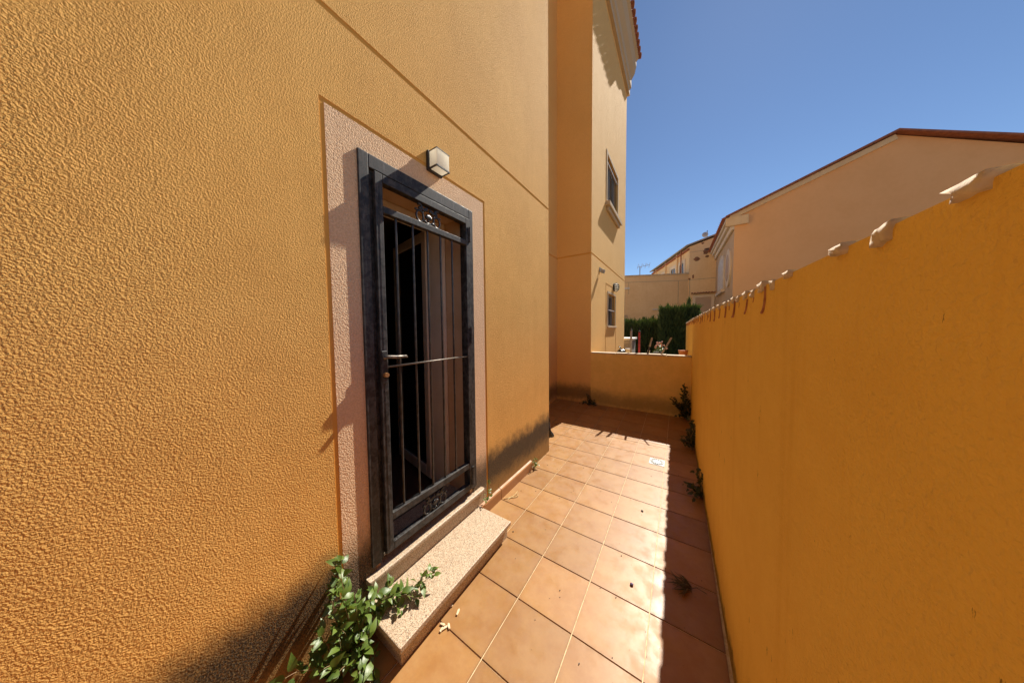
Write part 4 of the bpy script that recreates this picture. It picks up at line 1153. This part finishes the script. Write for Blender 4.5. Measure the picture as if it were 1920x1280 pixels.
# gabled house
B0, B1 = (0.47, 18.66), (4.2, 18.66)
hb = empty('gabled_house', (1.5, 18.66, -0.14)); tag(hb, 'tan gabled house with peeling render and shuttered window', 'house')
q = MB()
poly_house(q, [(0.47, 18.66, 6.40), (4.2, 18.66, 7.45), (4.4, 26.0, 7.45), (-1.93, 25.2, 6.40)], -0.14, 6.4); q.build('wall', M['far_tan'], hb)
q = MB()
rp = [(0.30, 18.52, 6.42), (4.2, 18.52, 7.52), (4.4, 26.2, 7.52), (-2.2, 25.3, 6.42)]
A = [q.bm.verts.new(p) for p in rp]; B = [q.bm.verts.new((p[0], p[1], p[2] + 0.07)) for p in rp]
for i in range(4): q.bm.faces.new([A[i], A[(i + 1) % 4], B[(i + 1) % 4], B[i]])
q.bm.faces.new(B); q.bm.faces.new(A[::-1]); q.build('roof', M['wall_dark'], hb)
pb = Plane(B0, B1)
sw = fwin(pb, hb, 0.34, 1.08, 2.25, 3.36, 0.14, M['far_white'], M['shutter'], 'shuttered_window', False)
for k in range(12):
    q = MB(); pb.slab(q, 0.345, 1.075, 2.26 + k * 0.091, 2.26 + k * 0.091 + 0.078, 0.0125, 0.024); q.build('shutter_slat', M['shutter'], sw)
ht2 = half_tile(0.055, 0.06, 0.22, 0.012, 6).mesh('hood_tile', smooth=True, mat=M['rooftile'])
for k in range(9):
    inst('hood_tile', ht2, sw, pb.pt(0.17 + k * 0.135, 3.62, 0.0), (0, R(18), R(-90)))
q = MB(); pb.slab(q, 0.0, 3.7, 4.42, 4.44, 0, 0.01); pb.slab(q, 0.03, 0.05, 3.0, 4.42, 0, 0.012); pb.slab(q, 0.0, 1.0, 6.05, 6.065, 0, 0.012); q.build('cable', M['wall_dark'], hb)
rnd = random.Random(4)
for (u, z, ru, rz) in ((0.36, 5.62, 0.17, 0.12), (0.78, 6.00, 0.13, 0.17), (0.88, 6.12, 0.12, 0.06), (0.84, 5.70, 0.09, 0.07), (0.20, 4.62, 0.05, 0.12), (0.62, 6.48, 0.07, 0.05), (0.02, 4.5, 0.06, 0.05)):
    q = MB(); n = 22; ring = []
    for k in range(n):
        a = k * 2 * math.pi / n; rr = 1 + 0.35 * noise.noise(V((math.cos(a) * 1.6 + u * 7, math.sin(a) * 1.6 + z, 0.3))) + rnd.uniform(-.12, .12)
        ring.append(q.bm.verts.new(pb.pt(u + ru * rr * math.cos(a), z + rz * rr * math.sin(a), 0.006)))
    q.bm.faces.new(ring); q.build('bare_patch', M['peel'], hb)
pc = Plane((-1.93, 25.2), (0.47, 18.66))
Lc = math.hypot(2.4, 6.54)
for (u0, u1) in ((Lc - 1.30, Lc - 0.72), (Lc - 2.75, Lc - 2.05), (Lc - 4.9, Lc - 4.1)):
    fwin(pc, hb, u0, u1, 4.80, 5.62, 0.20, M['far_white'], M['win_glass'])
q = MB()
for k in range(3): pc.slab(q, Lc - 1.75 - k * 2.1, Lc - 1.62 - k * 2.1, 4.80, 6.38, 0, 0.10)
q.build('pilaster', M['far_tan'], hb)
q = MB(); pc.slab(q, 0.0, Lc, 6.20, 6.30, 0, 0.12); q.build('eaves_band', M['rooftile'], hb)
# house on the right with tiled eaves
R0, R1 = (1.72, 19.225), (1.768, 13.32)
hr = empty('orange_house', (1.77, 13.3, -0.14)); tag(hr, 'orange house with tiled eaves and oval window beyond the right wall', 'house')
RZ = 5.72; RIDGE = 5.4
q = MB()
pts = [(1.768, 13.32), (9.6, 13.9), (9.4, 20.0), (1.72, 19.225)]
q.bm.faces.new([q.bm.verts.new(p) for p in ((1.768, 13.32, -0.14), (9.6, 13.9, -0.14), (9.6, 13.9, RZ), (5.6, 13.6, 7.60), (1.768, 13.32, RZ + 0.28))])
q.bm.faces.new([q.bm.verts.new(p) for p in ((9.6, 13.9, -0.14), (9.4, 20, -0.14), (9.4, 20, RZ), (9.6, 13.9, RZ))])
q.bm.faces.new([q.bm.verts.new(p) for p in ((9.4, 20, -0.14), (1.72, 19.225, -0.14), (1.72, 19.225, RZ), (5.4, 19.6, 7.45), (9.4, 20, RZ))])
q.build('front_wall', M['far_orange'], hr)
q = MB(); q.face([(1.72, 19.225, -0.14), (1.768, 13.32, -0.14), (1.768, 13.32, RZ), (1.72, 19.225, RZ)]); q.build('side_wall', M['far_grey'], hr)
pr_ = Plane(R0, R1); Lr = math.hypot(0.048, 5.905)
# cornice bands stepping out below the eaves
q = MB(); pr_.slab(q, -0.05, Lr + 0.02, RZ - 0.30, RZ - 0.10, 0.001, 0.10); pr_.slab(q, -0.05, Lr + 0.04, RZ - 0.10, RZ + 0.06, 0.001, 0.20); pr_.slab(q, -0.05, Lr + 0.06, RZ + 0.06, RZ + 0.16, 0.001, 0.28)
q.build('cornice', M['far_white'], hr, bevel=0.02)
q = MB()
ev = [(1.768 - 0.02, 13.32 - 0.03, RZ - 0.34), (2.35, 13.36 - 0.03, RZ - 0.34), (2.35, 13.36 - 0.03, RZ + 0.02), (1.768 - 0.02, 13.32 - 0.03, RZ + 0.20)]
q.box(1.50, 2.16, 13.22, 13.34, RZ - 0.16, RZ + 0.17); q.build('cornice_return', M['far_tan'], hr)
q = MB()
rp = [(1.768 - 0.30, 13.12, RZ + 0.165), (5.6, 13.40, 7.62), (5.4, 19.7, 7.62), (1.72 - 0.30, 19.3, RZ + 0.165)]
A = [q.bm.verts.new(p) for p in rp]; B = [q.bm.verts.new((p[0], p[1], p[2] + 0.06)) for p in rp]
for i in range(4): q.bm.faces.new([A[i], A[(i + 1) % 4], B[(i + 1) % 4], B[i]])
q.bm.faces.new(B); q.bm.faces.new(A[::-1])
rp = [(5.6, 13.40, 7.62), (9.9, 13.7, RZ), (9.7, 20.1, RZ), (5.4, 19.7, 7.62)]
A = [q.bm.verts.new(p) for p in rp]; B = [q.bm.verts.new((p[0], p[1], p[2] + 0.06)) for p in rp]
for i in range(4): q.bm.faces.new([A[i], A[(i + 1) % 4], B[(i + 1) % 4], B[i]])
q.bm.faces.new(B); q.bm.faces.new(A[::-1])
hroof = q.build('roof', M['rooftile'], hr)
k = 0
while k * 0.235 < Lr - 0.1:
    p = pr_.pt(k * 0.235 + 0.1, RZ + 0.19, 0.36)
    inst('eaves_tile', ht, hroof, p, (0, R(-24), R(0.5))); k += 1
# rake band under the front gable edge
q = MB()
for (a, b_) in (((1.62, 13.28, RZ + 0.16), (5.6, 13.56, 7.50)),):
    q.bar(V(a), V(b_), 0.10, 0.16)
q.build('gable_band', M['far_tan'], hr)
# windows of the side wall
s_of = lambda y: (19.225 - y) / 5.905 * Lr
ww = empty('arched_window', pr_.pt(s_of(16.4), 3.5)); ww.parent = hr; ww.matrix_parent_inverse = world_of(hr).inverted()
def arch_ring(u0, u1, z0, zs, n=12):
    uc, r = (u0 + u1) / 2, (u1 - u0) / 2
    return [(u0, z0), (u1, z0)] + [(uc + r * math.cos(math.pi * k / n), zs + r * 0.45 * math.sin(math.pi * k / n)) for k in range(n + 1)]
def extr(mb, ring, o0, o1, pl):
    A = [mb.bm.verts.new(pl.pt(u, z, o0)) for u, z in ring]; B = [mb.bm.verts.new(pl.pt(u, z, o1)) for u, z in ring]
    n = len(ring)
    for i in range(n): mb.bm.faces.new([A[i], A[(i + 1) % n], B[(i + 1) % n], B[i]])
    mb.bm.faces.new(B); mb.bm.faces.new(A[::-1])
u0, u1 = s_of(17.3), s_of(15.5)
q = MB(); extr(q, arch_ring(u0 - 0.02, u1 + 0.18, 3.35, 4.62), 0.001, 0.05, pr_); q.build('frame', M['far_white'], ww)
q = MB(); extr(q, arch_ring(u0 + 0.10, u1, 3.45, 4.52), 0.051, 0.065, pr_); q.build('blind', M['white_paint'], ww)
q = MB(); pr_.slab(q, u0 - 0.1, u1 + 0.28, 3.22, 3.35, 0.001, 0.14); q.build('sill', M['far_white'], ww)
ow = empty('oval_window', pr_.pt(s_of(14.25), 4.1)); ow.parent = hr; ow.matrix_parent_inverse = world_of(hr).inverted()
def oval(uc, zc, ru, rz, n=24): return [(uc + ru * math.cos(k * 2 * math.pi / n), zc + rz * math.sin(k * 2 * math.pi / n)) for k in range(n)]
q = MB(); extr(q, oval(s_of(14.3), 4.12, 0.60, 0.80), 0.001, 0.06, pr_); q.build('frame', M['far_white'], ow)
q = MB(); extr(q, oval(s_of(14.3), 4.12, 0.36, 0.56), 0.061, 0.075, pr_); q.build('pane', M['shutter'], ow)
# aerials
def aerial(label, x, y, z0, h_, dish):
    o = empty('satellite_dish' if dish else 'roof_aerial', (x, y, z0)); tag(o, label, 'dish' if dish else 'aerial')
    q = MB(); q.tube([(x, y, z0), (x, y, z0 + h_)], 0.025, 6); q.build('mast', M['antenna'], o)
    if dish == 1:
        q = MB(); n = 14; rings = []
        for k in range(5):
            r = 0.15 * k / 4
            rings.append([q.bm.verts.new((x - 0.10 + r * math.cos(a), y - 0.08 + r * r * 1.6, z0 + h_ * 0.55 + r * math.sin(a))) for a in [j_ * 2 * math.pi / n for j_ in range(n)]])
        for k in range(1, 4):
            for j_ in range(n): q.bm.faces.new([rings[k][j_], rings[k][(j_ + 1) % n], rings[k + 1][(j_ + 1) % n], rings[k + 1][j_]])
        q.bm.faces.new(rings[1]); q.build('reflector', M['dish'], o, smooth=True)
        q = MB(); q.tube([(x, y, z0 + h_ * 0.5), (x - 0.10, y - 0.3, z0 + h_ * 0.5)], 0.012, 5); q.build('feed_arm', M['antenna'], o)
    elif dish == 0:
        q = MB(); q.tube([(x - 0.12, y, z0 + h_), (x + 0.52, y, z0 + h_ + 0.06)], 0.012, 5); q.build('boom', M['antenna'], o)
        for k in range(7):
            u = k / 6; hx = x - 0.12 + 0.64 * u
            q = MB(); q.tube([(hx, y - 0.25, z0 + h_ + 0.05 + 0.06 * u), (hx, y + 0.25, z0 + h_ + 0.05 + 0.06 * u)] if k % 2 else [(hx - .03, y, z0 + h_ - 0.10), (hx + .04, y, z0 + h_ + 0.20)], 0.010, 5); q.build('element', M['antenna'], o)
aerial('roof aerial on a thin mast above the blank flat-roofed wall', -2.10, 17.95, 4.80, 0.62, 0)
aerial('small satellite dish on a mast on the gabled roof', 1.30, 18.9, 6.72, 0.52, 1)
q = MB(); q.tube([(0.05, 19.4, 4.86), (0.05, 19.4, 6.45)], 0.035, 8)
tag(q.build('flue_pipe', M['rooftile']), 'thin rusty flue pipe in front of the row windows', 'pipe')
